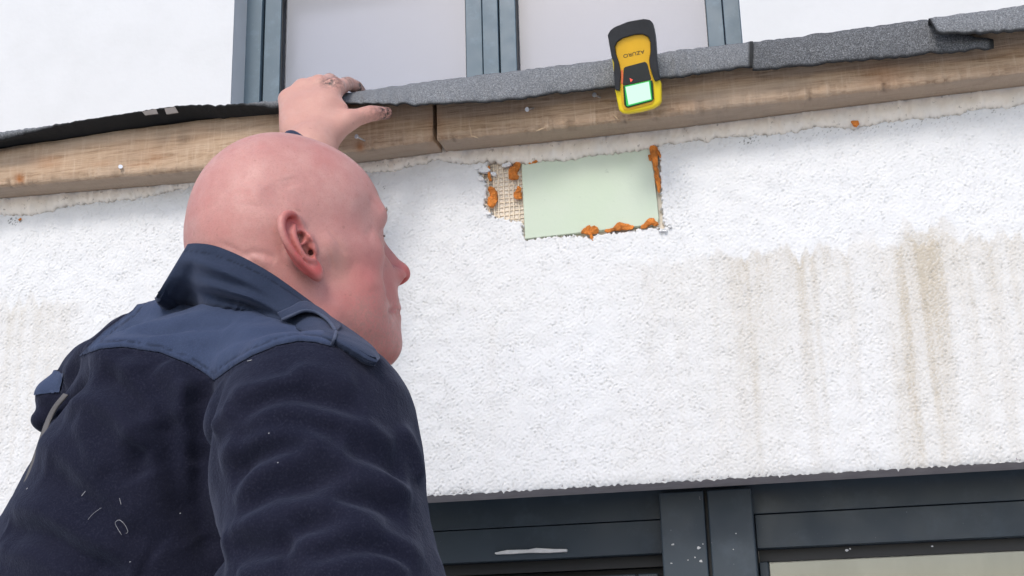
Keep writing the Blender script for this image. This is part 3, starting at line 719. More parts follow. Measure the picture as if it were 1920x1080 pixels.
# ear axes (both ears by |y|)
_ph, _t = math.radians(15), math.radians(15)
EN = np.array([math.sin(_ph), math.cos(_ph), .10]); EN /= np.linalg.norm(EN)
EA = np.array([math.cos(_ph), -math.sin(_ph), 0]); EA -= (EA@EN)*EN; EA /= np.linalg.norm(EA)
EB = np.cross(EN, EA); EB = EB if EB[2] > 0 else -EB
EA, EB = math.cos(_t)*EA+math.sin(_t)*EB, math.cos(_t)*EB-math.sin(_t)*EA
EO = np.array([-.024, .0800, .0062])
EARS = .965
def ear_pts(l): return [EO+EARS*mm*(a*EA+b*EB+c*EN) for a, b, c in l]
def f_head(P):
    p = to_head(P); q = p.copy(); q[:, 1] = np.abs(q[:, 1])
    d = s_ell(q, (-.004, 0, .044), (.0905, .0770, .0935))
    d = U(d, s_ell(q, (-.037, 0, .022), (.054, .066, .062)), .025)
    d = U(d, s_ell(q, (.034, 0, .050), (.0625, .064, .060)), .03)
    # neck with a roll under the occiput
    d = U(d, s_cone(q, (-.026, 0, -.02), (-.046, 0, -.17), .066, .066), .022)
    d = U(d, s_ell(q, (-.070, 0, -.042), (.028, .052, .026)), .012)
    # face mass
    g = q+np.array([.009, 0, 0])
    fc = s_ell(g, (.035, 0, -.012), (.052, .058, .085))
    fc = U(fc, s_cone(g, (.006, .050, -.058), (.076, .014, -.086), .019, .018), .03)
    fc = U(fc, s_ell(g, (.038, 0, -.068), (.050, .052, .042)), .03)
    fc = U(fc, s_sph(g, (.082, 0, -.0835), .0180), .018)
    fc = U(fc, s_ell(g, (.042, .041, -.036), (.033, .027, .040)), .020)
    fc = U(fc, s_cone(g, (.068, .047, -.002), (.014, .066, .004), .0125, .011), .020)
    fc = U(fc, s_ell(g, (.086, 0, -.050), (.025, .024, .026)), .018)
    d = U(d, fc, .020)
    d = U(d, s_cone(q, (.0875, .008, .033), (.0755, .044, .036), .0105, .0105), .014)
    d = S(d, s_sph(q, (.0975, .030, .012), .0195), .010)
    d = U(d, s_sph(q, (.0715, .033, .0135), .0135), .006)
    d = S(d, s_ell(q, (.0845, .034, .0125), (.0075, .0125, .0036)), .0012)
    d = S(d, s_path(q, [(.0845, .022, .0215), (.0855, .033, .0225), (.0775, .045, .0185)], .0014), .003)
    # nose
    g = q+np.array([.0060, 0, -.004])
    ns = s_cone(g, (.0905, 0, .024), (.1165, 0, -.015), .0090, .0090)
    ns = U(ns, s_sph(g, (.1215, 0, -.0200), .0092), .008)
    ns = U(ns, s_ell(g, (.1060, .0105, -.0235), (.0125, .0075, .0080)), .007)
    ns = U(ns, s_cone(g, (.117, 0, -.026), (.100, 0, -.031), .0050, .0070), .004)
    ns = S(ns, s_ell(g, (.1120, .0070, -.0305), (.0085, .0044, .0075)), .002)
    ns = S(ns, s_cone(g, (.1130, .0078, -.033), (.1020, .0060, -.018), .0040, .0034), .0012)
    d = U(d, s_ell(q, (.0775, .0145, -.020), (.020, .0155, .027)), .016)
    d = U(d, ns, .013)
    d = S(d, s_path(g, [(.102, .0180, -.015), (.0965, .0195, -.026)], .0008), .004)
    # mouth
    g = q+np.array([.0035, 0, -.002])
    d = U(d, s_cone(g, (.1015, 0, -.0525), (.0875, .023, -.0575), .0065, .0035), .006)
    d = U(d, s_cone(g, (.0965, 0, -.0640), (.0850, .020, -.0615), .0068, .004), .006)
    d = S(d, s_path(g, [(.1115, 0, -.0585), (.1035, .012, -.0588), (.0925, .0245, -.0602)], .0026), .0020)
    d = S(d, s_sph(g, (.1105, 0, -.0755), .0065), .008)
        # temple and jaw hollows
    d = S(d, s_sph(q, (.070, .088, .030), .0175), .022)
    d = S(d, s_sph(q, (-.028, .083, -.058), .010), .020)
    # ear
    near = np.linalg.norm(q-EO, axis=1) < .06
    if near.any():
        e = q[near]-EO; L = np.stack([e@EA, e@EB, e@EN], 1)/(mm*EARS)
        k = 1.0
        plate = s_ell(L, (-4, 0, -1.5), (15, 31, 4.2))
        plate = U(plate, s_ell(L, (2, -25, -.5), (9, 11, 4.2)), 4)
        ear = U(plate, s_cone(L, (5, 2, -4), (3, -4, -14), 12, 15), 5)
        hx = [(4, 1, 0), (8.5, 7, -.8), (11, 15, -.8), (9.5, 24, 1.8), (3, 31, 4.4), (-6, 32.2, 4.8), (-14, 27, 4.8), (-18.5, 17, 4.6), (-18.8, 5, 4.2), (-16, -8, 3.8), (-11, -19, 3.0), (-5, -28, 1.8), (1, -34, -1.0)]
        hs = spline([(*v, rr_) for v, rr_ in zip(hx, [2.0, 2.4, 2.7, 3.1, 3.6, 3.8, 3.8, 3.6, 3.4, 3.3, 3.2, 3.4, 3.6])], 30); ear = U(ear, s_path(L, hs[:, :3], hs[:, 3]), 1.8)
        u_ = mm*EARS
        e_ = U(d[near]/u_, ear, 5.5)
        e_ = S(e_, s_ell(L, (1.4, -4, 3.5), (8.2, 12.5, 14)), 2.6)
        e_ = S(e_, s_ell(L, (3.2, 8.5, 2.5), (6.0, 5, 12)), 1.4)
        e_ = S(e_, s_ell(L, (4.5, -9.0, -6), (3.8, 5.2, 12)), 1.4)
        e_ = S(e_, s_path(L, [(6, 24, 5.6), (-3, 26, 4.6), (-10.5, 20, 4.2), (-12.8, 9, 4.0), (-11.5, -4, 3.8), (-7, -15, 3.4)], [2.9, 3.4, 3.3, 2.9, 2.4, 1.6]), 1.4)
        ah = [(1, 20, 2.2), (-5, 14, 3.2), (-8, 5, 3.8), (-8, -6, 3.8), (-4.5, -14, 3.4), (2, -18, 3.0)]
        hs = spline([(*v, rr_) for v, rr_ in zip(ah, [2.2, 3.0, 3.2, 3.0, 3.0, 3.4])], 16); e_ = U(e_, s_path(L, hs[:, :3], hs[:, 3]), 2.2)
        e_ = U(e_, s_cone(L, (-3, 1.5, -3.5), (5, 2, -1), 1.8, 2.2), 2.5)
        e_ = U(e_, s_ell(L, (11, -7, .4), (3.4, 5.6, 3.8)), 3)
        e_ = U(e_, s_ell(L, (1.5, -27.5, -1.0), (8.0, 9.5, 4.2)), 3)
        e_ = S(e_, s_cone(L, (4, -9, 1), (17, -8, -10), 2.7, 2.6), 3.0)
        e_ = S(e_, s_cone(L, (2, 9, 1), (11, 10.5, -6), 2.3, 1.8), 3.2)
        d[near] = e_*u_
    return d

# ---- hand and arm (left, raised over the felt)
def hp(px, py, Y): return at(px, py, Y)
WR = hp(582, 288, -.185)
MC = [hp(628, 166, -.128), hp(599, 161, -.126), hp(568, 168, -.125), hp(543, 188, -.128)]
PIP = [hp(652, 157, -.088), hp(618, 151, -.078), hp(584, 157, -.076), hp(553, 176, -.080)]
DIP = [hp(668, 163, -.066), hp(634, 160, -.050), hp(596, 165, -.050), hp(562, 183, -.056)]
TIP = [hp(676, 172, -.054), hp(642, 173, -.034), hp(606, 178, -.034), hp(572, 194, -.040)]
TH_ = [hp(600, 262, -.170), hp(652, 226, -.150), hp(694, 213, -.132), hp(724, 212, -.108)]
SHL = atd(205, 748, 1.42); ELB = atd(395, 610, 1.62)
def f_hand(P):
    d = s_cone(P, ELB, WR, .046, .036)
    palm = None
    for i, m in enumerate(MC):
        a = WR+(m-WR)*.18; c = s_cone(P, a, m, .0185, (.0130, .0130, .0130, .0125)[i]); palm = c if palm is None else U(palm, c, .014)
    palm = U(palm, s_ell(P, WR*.45+.275*(MC[0]+MC[3])+np.array([0, .010, 0]), (.034, .020, .040)), .02)
    palm = U(palm, s_cone(P, hp(556, 248, -.160), MC[3]+np.array([0, .004, 0]), .021, .011), .02)
    d = U(d, palm, .02)
    for i in range(4):
        r = (.0102, .0104, .0100, .0088)[i]
        fg = s_path(P, [MC[i], PIP[i], DIP[i], TIP[i]], [r*1.12, r, r*.92, r*.80]); d = U(d, fg, .007)
        if i < 3: d = U(d, s_cone(P, WR+(.5*(MC[i]+MC[i+1])-WR)*.3, .5*(MC[i]+MC[i+1])+np.array([0, .0005, -.002]), .0165, .0118), .008)
        d = U(d, s_sph(P, MC[i]+np.array([0, -.001, .002]), r*1.12), .008)
    th = s_cone(P, TH_[0], TH_[1], .021, .0145)
    th = U(th, s_path(P, TH_[1:], [.0125, .0112, .0088]), .008)
    d = U(d, th, .016)
    web = s_cone(P, hp(618, 205, -.135), hp(640, 205, -.137), .011, .008); d = U(d, web, .016)
    # tendon furrows between the metacarpals, creases at the joints
    for a, b in ((TH_[1], TH_[2]), (TH_[2], TH_[3])):
        pass
    return d
def f_body(P):
    d = f_head(P)
    nk = from_head((-.052, 0, -.17))
    tor = U(s_cone(P, nk, atd(370, 880, 1.27), .048, .085), s_cone(P, nk+np.array([0, 0, -.06]), SHL, .036, .036), .02)
    tor = U(tor, s_cone(P, SHL, ELB, .038, .042), .02)
    d = U(d, tor, .03)
    d = U(d, f_hand(P), .006)
    return d
def bounds(pts, m): pts = np.array(pts); return pts.min(0)-m, pts.max(0)+m
hd_c = [from_head(v) for v in ((.13, 0, 0), (-.12, 0, 0), (0, .1, 0), (0, -.1, 0), (0, 0, .145), (0, 0, -.12))]
lo, hi = bounds(hd_c+[WR, *MC, *TIP, *TH_, SHL, ELB, atd(330, 860, 1.26)], .05)
V, Fq = sdf_mesh(f_body, lo, hi, 0.0014, 7, 1.5, lambda P: np.linalg.norm(to_head(P)*np.array([1, 0, 1])+np.abs(to_head(P))*np.array([0, 1, 0])-EO, axis=1) < .052)
V = smooth_mesh(V, Fq, 3, .4)
# furrows and folds of the skin, laid on the visible surface
SK = [(.0035, -.0013, [(455, 476), (478, 474), (500, 479), (520, 488)]), (.006, .0012, [(450, 488), (480, 486), (510, 494)]), (.003, -.0008, [(400, 452), (430, 462), (462, 480), (490, 500)]),
      (.0025, -.0009, [(612, 425), (632, 452), (650, 478)]), (.0022, -.0008, [(606, 455), (618, 480), (624, 510)]), (.010, -.0012, [(500, 350), (520, 375), (512, 400)]), (.008, .0011, [(468, 340), (480, 362), (475, 385)]), (.008, -.0010, [(540, 332), (548, 352)]),
      (.004, -.0007, [(690, 372), (706, 384), (718, 394)]), (.0025, -.0007, [(700, 425), (692, 432), (686, 442)]), (.0025, -.0006, [(702, 432), (695, 440), (692, 450)]), (.004, -.0012, [(722, 536), (726, 552), (733, 566)]), (.004, -.0010, [(736, 588), (732, 600), (734, 612)]), (.0022, -.0022, [(727, 585), (736, 581), (747, 577)]), (.010, .0012, [(660, 505), (690, 520), (700, 545)]), (.006, -.0008, [(600, 560), (640, 600), (690, 640)])]
VN = normals(V, Fq); so2 = np.zeros(len(V))
for w_, am, pl in SK:
    sp_ = spline(pl, 20); dp, ms = trace(f_head, sp_); P3 = np.array([CP+dp[i]*ray(*sp_[i]) for i in range(20)])
    m = ((V > P3.min(0)-3*w_) & (V < P3.max(0)+3*w_)).all(1); dd, _, pr = polydist(V[m], P3); so2[m] += am*np.exp(-(dd/w_)**2)*np.clip(np.minimum(pr, 1-pr)/.25, 0, 1)**.7
V = V+VN*(so2+(.0004)*fbm(V, .022, 91, 2))[:, None]
# skin colour fields
hv = to_head(V); hq = hv.copy(); hq[:, 1] = np.abs(hq[:, 1])
isH = np.linalg.norm(hv, axis=1) < .20
eL = (hq-EO); ea, eb, en = eL@EA/(mm*EARS), eL@EB/(mm*EARS), eL@EN/(mm*EARS)
ear_m = ((ea+3)/21)**2+((eb)/38)**2 < 1
ear_m = sstep(1.12, .78, np.sqrt(((ea+3)/21)**2+(eb/38)**2))*sstep(15, 5, ea)*sstep(-6, -1, en)*isH
red = ear_m*(.62+.40*np.exp(-((np.hypot((ea+2)/17, (eb)/33)-.86)/.16)**2))
red += isH*(.10*np.exp(-np.sum(((hq-np.array([.045, .055, -.032]))/np.array([.04, .04, .034]))**2, 1)) + .75*np.exp(-np.sum(((hq-np.array([.112, 0, -.023]))/.016)**2, 1))
            + .42*np.exp(-np.sum(((hq-np.array([-.045, .06, -.055]))/np.array([.035, .03, .03]))**2, 1)) + .55*np.exp(-np.sum(((hq-np.array([.099, 0, -.057]))/np.array([.012, .026, .010]))**2, 1)))
red += .18*np.clip(fbm(V, .03, 5), 0, 1)*isH + isH*.36*sstep(-.030, .045, hv[:, 0])*sstep(.05, -.03, hv[:, 2])
pal = isH*(.3*np.exp(-np.sum(((hq-np.array([.012, .075, -.012]))/np.array([.012, .02, .022]))**2, 1)))
stub = isH*sstep(-.025, -.06, hv[:, 2])*sstep(-.005, .03, hv[:, 0])*.55 + isH*.16*sstep(.02, -.02, hv[:, 0])*sstep(-.05, 0, hv[:, 2])*sstep(.11, .06, hv[:, 2])
a_, b_, dep = proj(V); isA = ~isH & (V[:, 1] > -.26)
dirt = np.zeros(len(V))
for (pt, r, am) in ((TIP[0], .014, 1.), (DIP[0], .014, .9), (MC[0]+np.array([0, -.01, .005]), .016, .6), (PIP[0]+np.array([0, -.01, 0]), .010, .8), (PIP[1], .012, .6), (TH_[3], .0145, 1.6), (TH_[2]*.4+TH_[3]*.6, .010, .8), (TH_[2], .011, .5), (TH_[1]*.5+TH_[2]*.5, .008, .5), (hp(616, 157, -.138), .006, 1.), (hp(646, 157, -.10), .008, .8)):
    dirt += isA*1.5*am*np.exp(-(np.linalg.norm(V-pt, axis=1)/r)**2)
redh = isA*(.35*np.exp(-(np.linalg.norm(V-TH_[2], axis=1)/.022)**2)+.1)
pal = pal+isA*.4
person = mesh_np('person', V, Fq, None, MAT['skin'], True, {'red': np.clip(red+redh, 0, 1), 'pale': np.clip(pal, 0, 1), 'stubble': np.clip(stub, 0, 1), 'dirt': np.clip(dirt, 0, 1)})
tag(person, 'bald man in a navy fleece jacket gripping the roof felt and looking at the wall', 'person')
for sgn in (1, -1):
    c = from_head((.0716, .033*sgn, .0130)); 
    V_, F_ = [], []
    yy = np.linspace(0, math.pi, 13); xx = np.linspace(0, 2*math.pi, 20, endpoint=False)
    for t in yy:
        for u in xx: V_.append(c+.0128*(math.cos(t)*HF+math.sin(t)*(math.cos(u)*HL+math.sin(u)*HU)))
    mesh_np('eye', np.array(V_), grid_faces(13, 20, True), person, m_plain('eye_white', (.62, .58, .55), .2) if sgn == 1 else bpy.data.materials['eye_white'])

lash = [from_head((.0716+.0142*math.cos(t)*.98, -.033-.0142*math.sin(t), .0172-.0028*abs(math.sin(t)))) for t in np.linspace(-.7, 1.1, 14)]
MB().tube(lash, .0009, 6).build('eyelash', m_plain('brown_lash', (.09, .05, .035), .7), person, True)
brow = MB(); bq = np.random.default_rng(5)
for k_ in range(60):
    t = bq.random(); y0 = -.012-.036*t
    base_ = np.array([.0985-.0135*t**2+.0005, y0, .0365+.0045*math.sin(2.4*t)+.0035*(bq.random()-.5)])
    d0 = f_head(from_head(base_)[None])[0]; base_[0] -= d0+.0006
    brow.tube([from_head(base_), from_head(base_+np.array([.0006, -.003, .0012])), from_head(base_+np.array([-.0008, -.0062, .0010]))], [.00016, .00015, .00006], 3, False)
brow.build('eyebrow', m_plain('fair_brow_hair', (.42, .27, .18), .7), person)
# ---- jacket
NB = atd(480, 690, 1.25); SHR = atd(588, 828, 1.08)
T1 = atd(375, 862, 1.255); T2 = atd(228, 1240, 1.28); T3 = atd(130, 1560, 1.30)
E_R = atd(628, 1230, .985)
def f_jacket0(P):
    d = s_cone(P, T1, T2, .136, .165); d = U(d, s_cone(P, T2, T3, .165, .17), .03)
    d = U(d, s_cone(P, NB, T1, .060, .115), .03)
    d = U(d, s_cone(P, NB, SHL, .058, .052), .035)
    d = U(d, s_cone(P, atd(400, 642, 1.33), atd(205, 722, 1.40), .055, .050), .02)
    d = U(d, s_cone(P, atd(348, 628, 1.31), atd(262, 657, 1.36), .041, .039), .012)
    # far sleeve running up behind the head, bunched at the shoulder
    d = U(d, s_cone(P, SHL, ELB, .054, .056), .02); d = U(d, s_cone(P, ELB, WR+(ELB-WR)*.17, .056, .036), .03)
    d = U(d, s_ell(P, atd(112, 748, 1.40), (.024, .03, .022)), .010); d = U(d, s_ell(P, atd(98, 790, 1.40), (.018, .03, .015)), .006)
    sh = U(s_sph(P, SHR, .077), s_cone(P, NB, SHR, .058, .072), .03)
    sh = U(sh, s_cone(P, NB, atd(628, 782, 1.2), .055, .040), .03)
    arm = U(sh, s_cone(P, SHR, E_R, .078, .093), .03)
    ch = s_cone(P, atd(560, 840, 1.22), atd(520, 1250, 1.3), .075, .13)
    d = U(d, ch, .04)
    d = U(d, arm, .014)
    return d
def f_jacket(P):
    d = f_jacket0(P)
    return d
def f_body_core(P):           # room for the neck
    return s_cone(P, from_head((-.030, 0, -.05)), from_head((-.046, 0, -.13)), .066, .072)
RIDGE = [  # (width m, height m, [(px, py) ...]) folds of the cloth, laid on the visible surface
 (.009, .0040, [(425, 756), (450, 742), (482, 735), (535, 726), (580, 728)]), (.009, .0032, [(545, 706), (575, 703), (605, 707), (674, 729)]),
 (.009, .0046, [(407, 870), (425, 856), (462, 834), (530, 818), (585, 824), (620, 838)]), (.010, .0048, [(455, 815), (477, 801), (544, 782), (626, 786), (684, 806), (742, 842)]),
 (.010, .0056, [(440, 955), (455, 932), (482, 902), (530, 873), (592, 849), (645, 866), (713, 892), (775, 934)]), (.009, .0046, [(440, 1002), (477, 984), (530, 965), (616, 950), (674, 965), (720, 990)]),
 (.009, .0040, [(590, 918), (625, 908), (660, 906), (722, 918), (770, 945)]), (.009, .0042, [(408, 1030), (458, 1008), (525, 993), (570, 995)]),
 (.010, .0052, [(530, 1050), (560, 1030), (597, 1013), (674, 998), (732, 1018), (795, 1054)]), (.009, .0044, [(440, 1078), (480, 1062), (530, 1052)]), (.010, .0050, [(560, 1090), (620, 1062), (690, 1052), (770, 1085)]),
 (.008, .0036, [(402, 812), (415, 790), (440, 768)]), (.010, .0040, [(750, 800), (775, 850), (790, 910)]),
 (.014, .0085, [(120, 712), (140, 688), (165, 670), (205, 665), (245, 672)]),
 (.011, .0065, [(168, 704), (193, 687), (226, 696), (260, 729), (284, 767), (296, 804)]),
 (.010, .0055, [(128, 768), (165, 766), (203, 777), (236, 806), (251, 834), (262, 850)]),
 (.009, .0038, [(350, 722), (340, 760), (326, 790)]), (.012, .0040, [(300, 690), (330, 715), (365, 745)]),
 (.013, .0040, [(78, 830), (110, 850), (150, 900), (220, 960), (300, 1020)]),
 (.014, .0065, [(24, 945), (60, 955), (96, 969), (193, 1022), (270, 1061)]),
 (.013, .0060, [(0, 1012), (40, 1025), (100, 1060), (170, 1090)]), (.009, .0030, [(148, 790), (165, 840), (200, 890)]),
 (.012, .0030, [(215, 640), (300, 612), (390, 600), (500, 612)]),
 (.012, .0030, [(240, 660), (330, 640), (430, 632), (540, 622)]),
 (.010, .0028, [(395, 690), (440, 664), (500, 644), (560, 632)]),
]
CREASE = [
 (.011, .0090, [(409, 722), (392, 770), (381, 830), (378, 900), (384, 980), (398, 1040), (412, 1090)]),
 (.008, .0105, [(108, 768), (124, 742), (142, 728), (166, 721)]), (.009, .0050, [(196, 712), (222, 728), (246, 760), (262, 800)]),
 (.012, .0075, [(262, 700), (289, 760), (308, 830), (322, 890), (345, 960), (366, 1017)]),
 (.010, .0060, [(370, 720), (378, 765), (372, 820), (360, 870)]), (.010, .0060, [(256, 838), (246, 862), (262, 905)]),
 (.013, .0055, [(95, 880), (150, 925), (225, 985), (300, 1040)]), (.012, .0060, [(20, 985), (80, 1005), (150, 1040), (240, 1080)]),
 (.008, .0045, [(450, 775), (520, 752), (600, 752), (690, 778)]), (.007, .0040, [(440, 830), (500, 806), (560, 802), (640, 815)]),
 (.008, .0050, [(430, 905), (470, 868), (530, 845), (590, 838)]), (.008, .0042, [(640, 842), (700, 868), (760, 900)]),
 (.008, .0050, [(450, 975), (520, 930), (590, 905), (650, 890)]), (.008, .0040, [(620, 928), (690, 938), (760, 968)]),
 (.008, .0050, [(430, 1035), (520, 1015), (580, 985), (640, 978)]), (.008, .0045, [(440, 1062), (520, 1030), (560, 1010)]), (.008, .0045, [(580, 1052), (640, 1032), (700, 1030), (770, 1060)]),
 (.009, .0030, [(250, 632), (340, 622), (450, 615)]),
]
jl, jh = bounds([T1, T2, NB, SHL, SHR, E_R, ELB, WR, atd(112, 752, 1.40)], .19)
jl[2] = min(jl[2], T2[2]-.05)
JV, JF = sdf_mesh(f_jacket, jl, jh, .0027, 6)
JV = smooth_mesh(JV, JF, 3, .5)
FOLDS = []
def fold_field(V):
    if not FOLDS:
        for sgn, lst in ((1, RIDGE), (-1, CREASE)):
            for w_, hgt_, pl in lst:
                sp_ = spline(pl, 26); dp, miss = trace(f_jacket0, sp_)
                FOLDS.append((sgn*hgt_, w_, np.array([CP+dp[i]*ray(*sp_[i]) for i in range(26) if miss[i] < .01])))
    o = np.zeros(len(V))
    for amp, w_, P3 in FOLDS:
        if len(P3) < 2: continue
        m = ((V > P3.min(0)-5*w_) & (V < P3.max(0)+5*w_)).all(1)
        if not m.any(): continue
        dd, _, pr = polydist(V[m], P3)
        o[m] += 1.75*amp*(.78*np.exp(-(dd/(w_*1.02))**2)+.22*np.exp(-(dd/(w_*2.2))**2))*np.clip(np.minimum(pr, 1-pr)/.18, 0, 1)**.6
    return o
JN = normals(JV, JF)
wob = np.stack([fbm(JV, .05, 70, 2), fbm(JV, .05, 75, 2), fbm(JV, .05, 79, 2)], 1)*.004
off = fold_field(JV+wob)+.0022*fbm(JV, .055, 83, 2)+.0008*fbm(JV, .018, 87, 2)
JV = JV+JN*off[:, None]
JV = smooth_mesh(JV, JF, 2, .5)
YOKE = [(300, 520), (250, 582), (196, 622), (150, 668), (162, 664), (190, 655), (232, 652), (300, 662), (355, 684), (404, 713), (440, 687), (474, 668), (520, 649), (560, 641), (590, 643), (626, 652), (640, 640), (600, 600), (520, 560), (420, 530)]
YOKE2 = [(60, 742), (84, 739), (114, 736), (122, 700), (70, 690)]
def vis_px(V, N):
    a, b, z = proj(V); facing = np.einsum('ij,ij->i', N, V-CP) < .05*np.linalg.norm(V-CP, axis=1); return a, b, facing
JN = normals(JV, JF)
a, b, fac = vis_px(JV, JN)
# pull the vertices next to the yoke seam onto it, so that the seam is a clean line
yk = np.array(YOKE+[YOKE[0]], float); dd, nearp, _ = polydist(np.stack([a, b], 1), yk)
m = fac & (dd < 4.4); dl = nearp-np.stack([a, b], 1); dz_ = (JV-CP)@CD
JV[m] += ((dl[m, 0]/F_PX*dz_[m])[:, None]*CR-(dl[m, 1]/F_PX*dz_[m])[:, None]*CU)
y2 = np.array(YOKE2+[YOKE2[0]], float); a, b, z_ = proj(JV); dd, nearp, _ = polydist(np.stack([a, b], 1), y2); m = (z_ > 1.3) & (dd < 4.2); dl = nearp-np.stack([a, b], 1)
JV[m] += (dl[m, 0]/F_PX*z_[m])[:, None]*CR-(dl[m, 1]/F_PX*z_[m])[:, None]*CU
a, b, _ = proj(JV)
FC = JV[JF].mean(1); fa, fb, fz = proj(FC); ffac = np.einsum('ij,ij->i', normals(JV, JF)[JF[:, 0]], FC-CP) < .06
isY = ffac & (inpoly(fa, fb, YOKE)) & (fz < 1.38)
isY |= inpoly(fa, fb, YOKE2) & (fz > 1.30)
def sub(mask):
    f = JF[mask]; ids = np.unique(f); mp = np.full(len(JV), -1); mp[ids] = np.arange(len(ids)); return ids, mp[f]
ids, f = sub(np.ones(len(JF), bool))
jacket = mesh_np('jacket', JV[ids], f, person, MAT['fleece'], True)
ids, f = sub(isY)
dseam, _, _ = polydist(np.stack([a[ids], b[ids]], 1), yk)
seam = .8*np.exp(-((dseam-11)/2.2)**2)*(RNG.random(len(ids)) > .35)+.7*np.exp(-(dseam/2.5)**2)
lift = .0009+.0010*sstep(0, 5, dseam)-.0006*np.exp(-((dseam-11)/2.5)**2)
yv = JV[ids]+normals(JV, JF)[ids]*lift[:, None]
mesh_np('yoke', yv, f, jacket, MAT['yoke'], True, {'seam': np.clip(seam, 0, 1)})

# grey piping along the back edge
pp = spline([(121, 738), (100, 764), (85, 795), (74, 828), (63, 860), (50, 895), (38, 928), (27, 960), (18, 990)], 40)
dp, ms = trace(f_jacket0, pp+np.array([[16, 0]]*40))
rib = []
for k_ in range(5):
    rib.append(np.array([CP+(dp[i]+.020-.0035*k_**.7)*ray(pp[i][0]-1+2.0*k_, pp[i][1]+.6*k_) for i in range(40)]))
pip = mesh_np('piping', np.vstack(rib), grid_faces(5, 40), jacket, m_plain('grey_reflective_piping', (.13, .12, .117), .85, .15), True)
ps_ = pip.modifiers.new('thickness', 'SOLIDIFY'); ps_.thickness = .0015; ps_.offset = 0

# ---- collar: a standing band round the neck
top = [(347, 458), (368, 456), (400, 460), (438, 474), (478, 494), (518, 518), (572, 557), (612, 587), (653, 614), (690, 641), (706, 657), (713, 671)]
bot = [(288, 554), (312, 564), (345, 570), (390, 575), (440, 581), (480, 591), (525, 606), (575, 624), (620, 645), (658, 667), (686, 683), (702, 684)]
nU, nV = 130, 30
tp = spline(top, nU); bt = spline(bot, nU)
td, tm = trace(f_body, tp); bdp, bm_ = trace(f_jacket0, bt)
uu = np.linspace(0, 1, nU)
def sm1(x, k=9):
    x = np.pad(x, k, mode='edge'); return np.convolve(x, np.ones(2*k+1)/(2*k+1), 'valid')
td[:8] = td[8]+(.030)*np.linspace(1, 0, 8)**1.5; td = sm1(td, 6)-.006; bdp = np.minimum(bdp, np.interp(np.arange(nU), [0, 14, 30], [td[0]+.012, bdp[14], 9])); bdp = sm1(bdp, 6)-.004
tpp = np.array([CP+td[i]*ray(*tp[i]) for i in range(nU)]); btp = np.array([CP+bdp[i]*ray(*bt[i]) for i in range(nU)])
# far half: mirror through the neck's plane, kept behind the head
def mirror(P): q = to_head(P); q[:, 1] *= -1; q[:, 0] = q[:, 0]; return HO+q@HB
farT = mirror(tpp)[::-1]; farB = mirror(btp)[::-1]
ringT = np.vstack([tpp, tpp[-1:]*.6+farT[:1]*.4+0*farT[:1], farT[8:-8]]); ringB = np.vstack([btp, btp[-1:]*.6+farB[:1]*.4, farB[8:-8]])
extT = [tpp[0]+CD*a_+CR*c_-CU*e_ for a_, c_, e_ in ((.155, .12, .05), (.135, .085, .038), (.105, .055, .026), (.070, .032, .017), (.040, .016, .010), (.016, .006, .004))]
extB = [btp[0]+CD*a_+CR*c_-CU*e_ for a_, c_, e_ in ((.180, .135, .05), (.155, .09, .04), (.120, .055, .034), (.080, .032, .026), (.045, .018, .018), (.018, .007, .008))]
ringT = np.vstack([spline(extT+[tpp[0]], 40)[:-1], tpp]); ringB = np.vstack([spline(extB+[btp[0]], 40)[:-1], btp])
vv = np.linspace(0, 1, nV)[:, None, None]
C3 = ringB[None]*(1-vv)+ringT[None]*vv
wr_k = 3.0
out = -(.5*(ringT+ringB)-CP); out /= np.linalg.norm(out, axis=1)[:, None]       # towards the outside of the near half
bulge = .010*np.sin(np.pi*np.clip(vv, 0, 1))**.9
u1 = ((np.arange(ringT.shape[0])-39)/(nU-1.))[None, :, None]
nr_ = C3[:, 37:].reshape(-1, 3); qa, qb, qz = proj(nr_); qp = np.stack([qa, qb], 1); vq = np.broadcast_to(vv[:, :, 0], (nV, C3.shape[1]-37)).ravel()
t1, m1 = trace(f_body, qp); t2, m2 = trace(f_jacket0, qp)
nz_ = np.minimum(qz, np.where(m1 < .003, t1-.007, 9)); nz_ = np.minimum(nz_, np.where(m2 < .003, t2-.004-.011*sstep(.02, .25, vq), 9))
nz_ = nz_.reshape(nV, -1)
for _ in range(3):
    k_ = np.pad(nz_, 1, mode='edge'); k_ = (k_[:-2, 1:-1]+k_[2:, 1:-1]+k_[1:-1, :-2]+k_[1:-1, 2:]+4*nz_)/8; nz_ = np.minimum(k_, nz_+.002)
C3[:, 37:] = CP+(nr_-CP).reshape(nV, -1, 3)*(nz_/qz.reshape(nV, -1))[:, :, None]
for _ in range(3): C3[1:-1] = .5*C3[1:-1]+.25*(C3[:-2]+C3[2:]); C3[:, 1:-1] = .5*C3[:, 1:-1]+.25*(C3[:, :-2]+C3[:, 2:])
wr = .0038*np.exp(-((vv-.36+.25*(u1-.25))/.10)**2)*np.exp(-((u1-.28)/.17)**2) - .0045*np.exp(-((vv-.22+.25*(u1-.25))/.07)**2)*np.exp(-((u1-.33)/.14)**2) + .0032*np.exp(-((vv-.66+.3*(u1-.2))/.09)**2)*np.exp(-((u1-.18)/.16)**2)
puck = .0013*np.sin(u1*190+3*np.sin(u1*31))*np.exp(-vv/.14)*(.5+.5*np.sin(u1*23))
stitch = -.0007*np.exp(-((vv-.87)/.018)**2)
C3 = C3+out[None]*(bulge+wr_k*wr+1.4*puck+stitch)*sstep(30, 48, np.arange(ringT.shape[0]))[None, :, None]
skirt = [C3[0]+CD*k_*.030-CU*k_*.008 for k_ in (1., .6, .3)]; C3 = np.concatenate([np.stack(skirt), C3]); nV += 3; vv = np.concatenate([np.array([-.3, -.2, -.1])[:, None, None], vv])
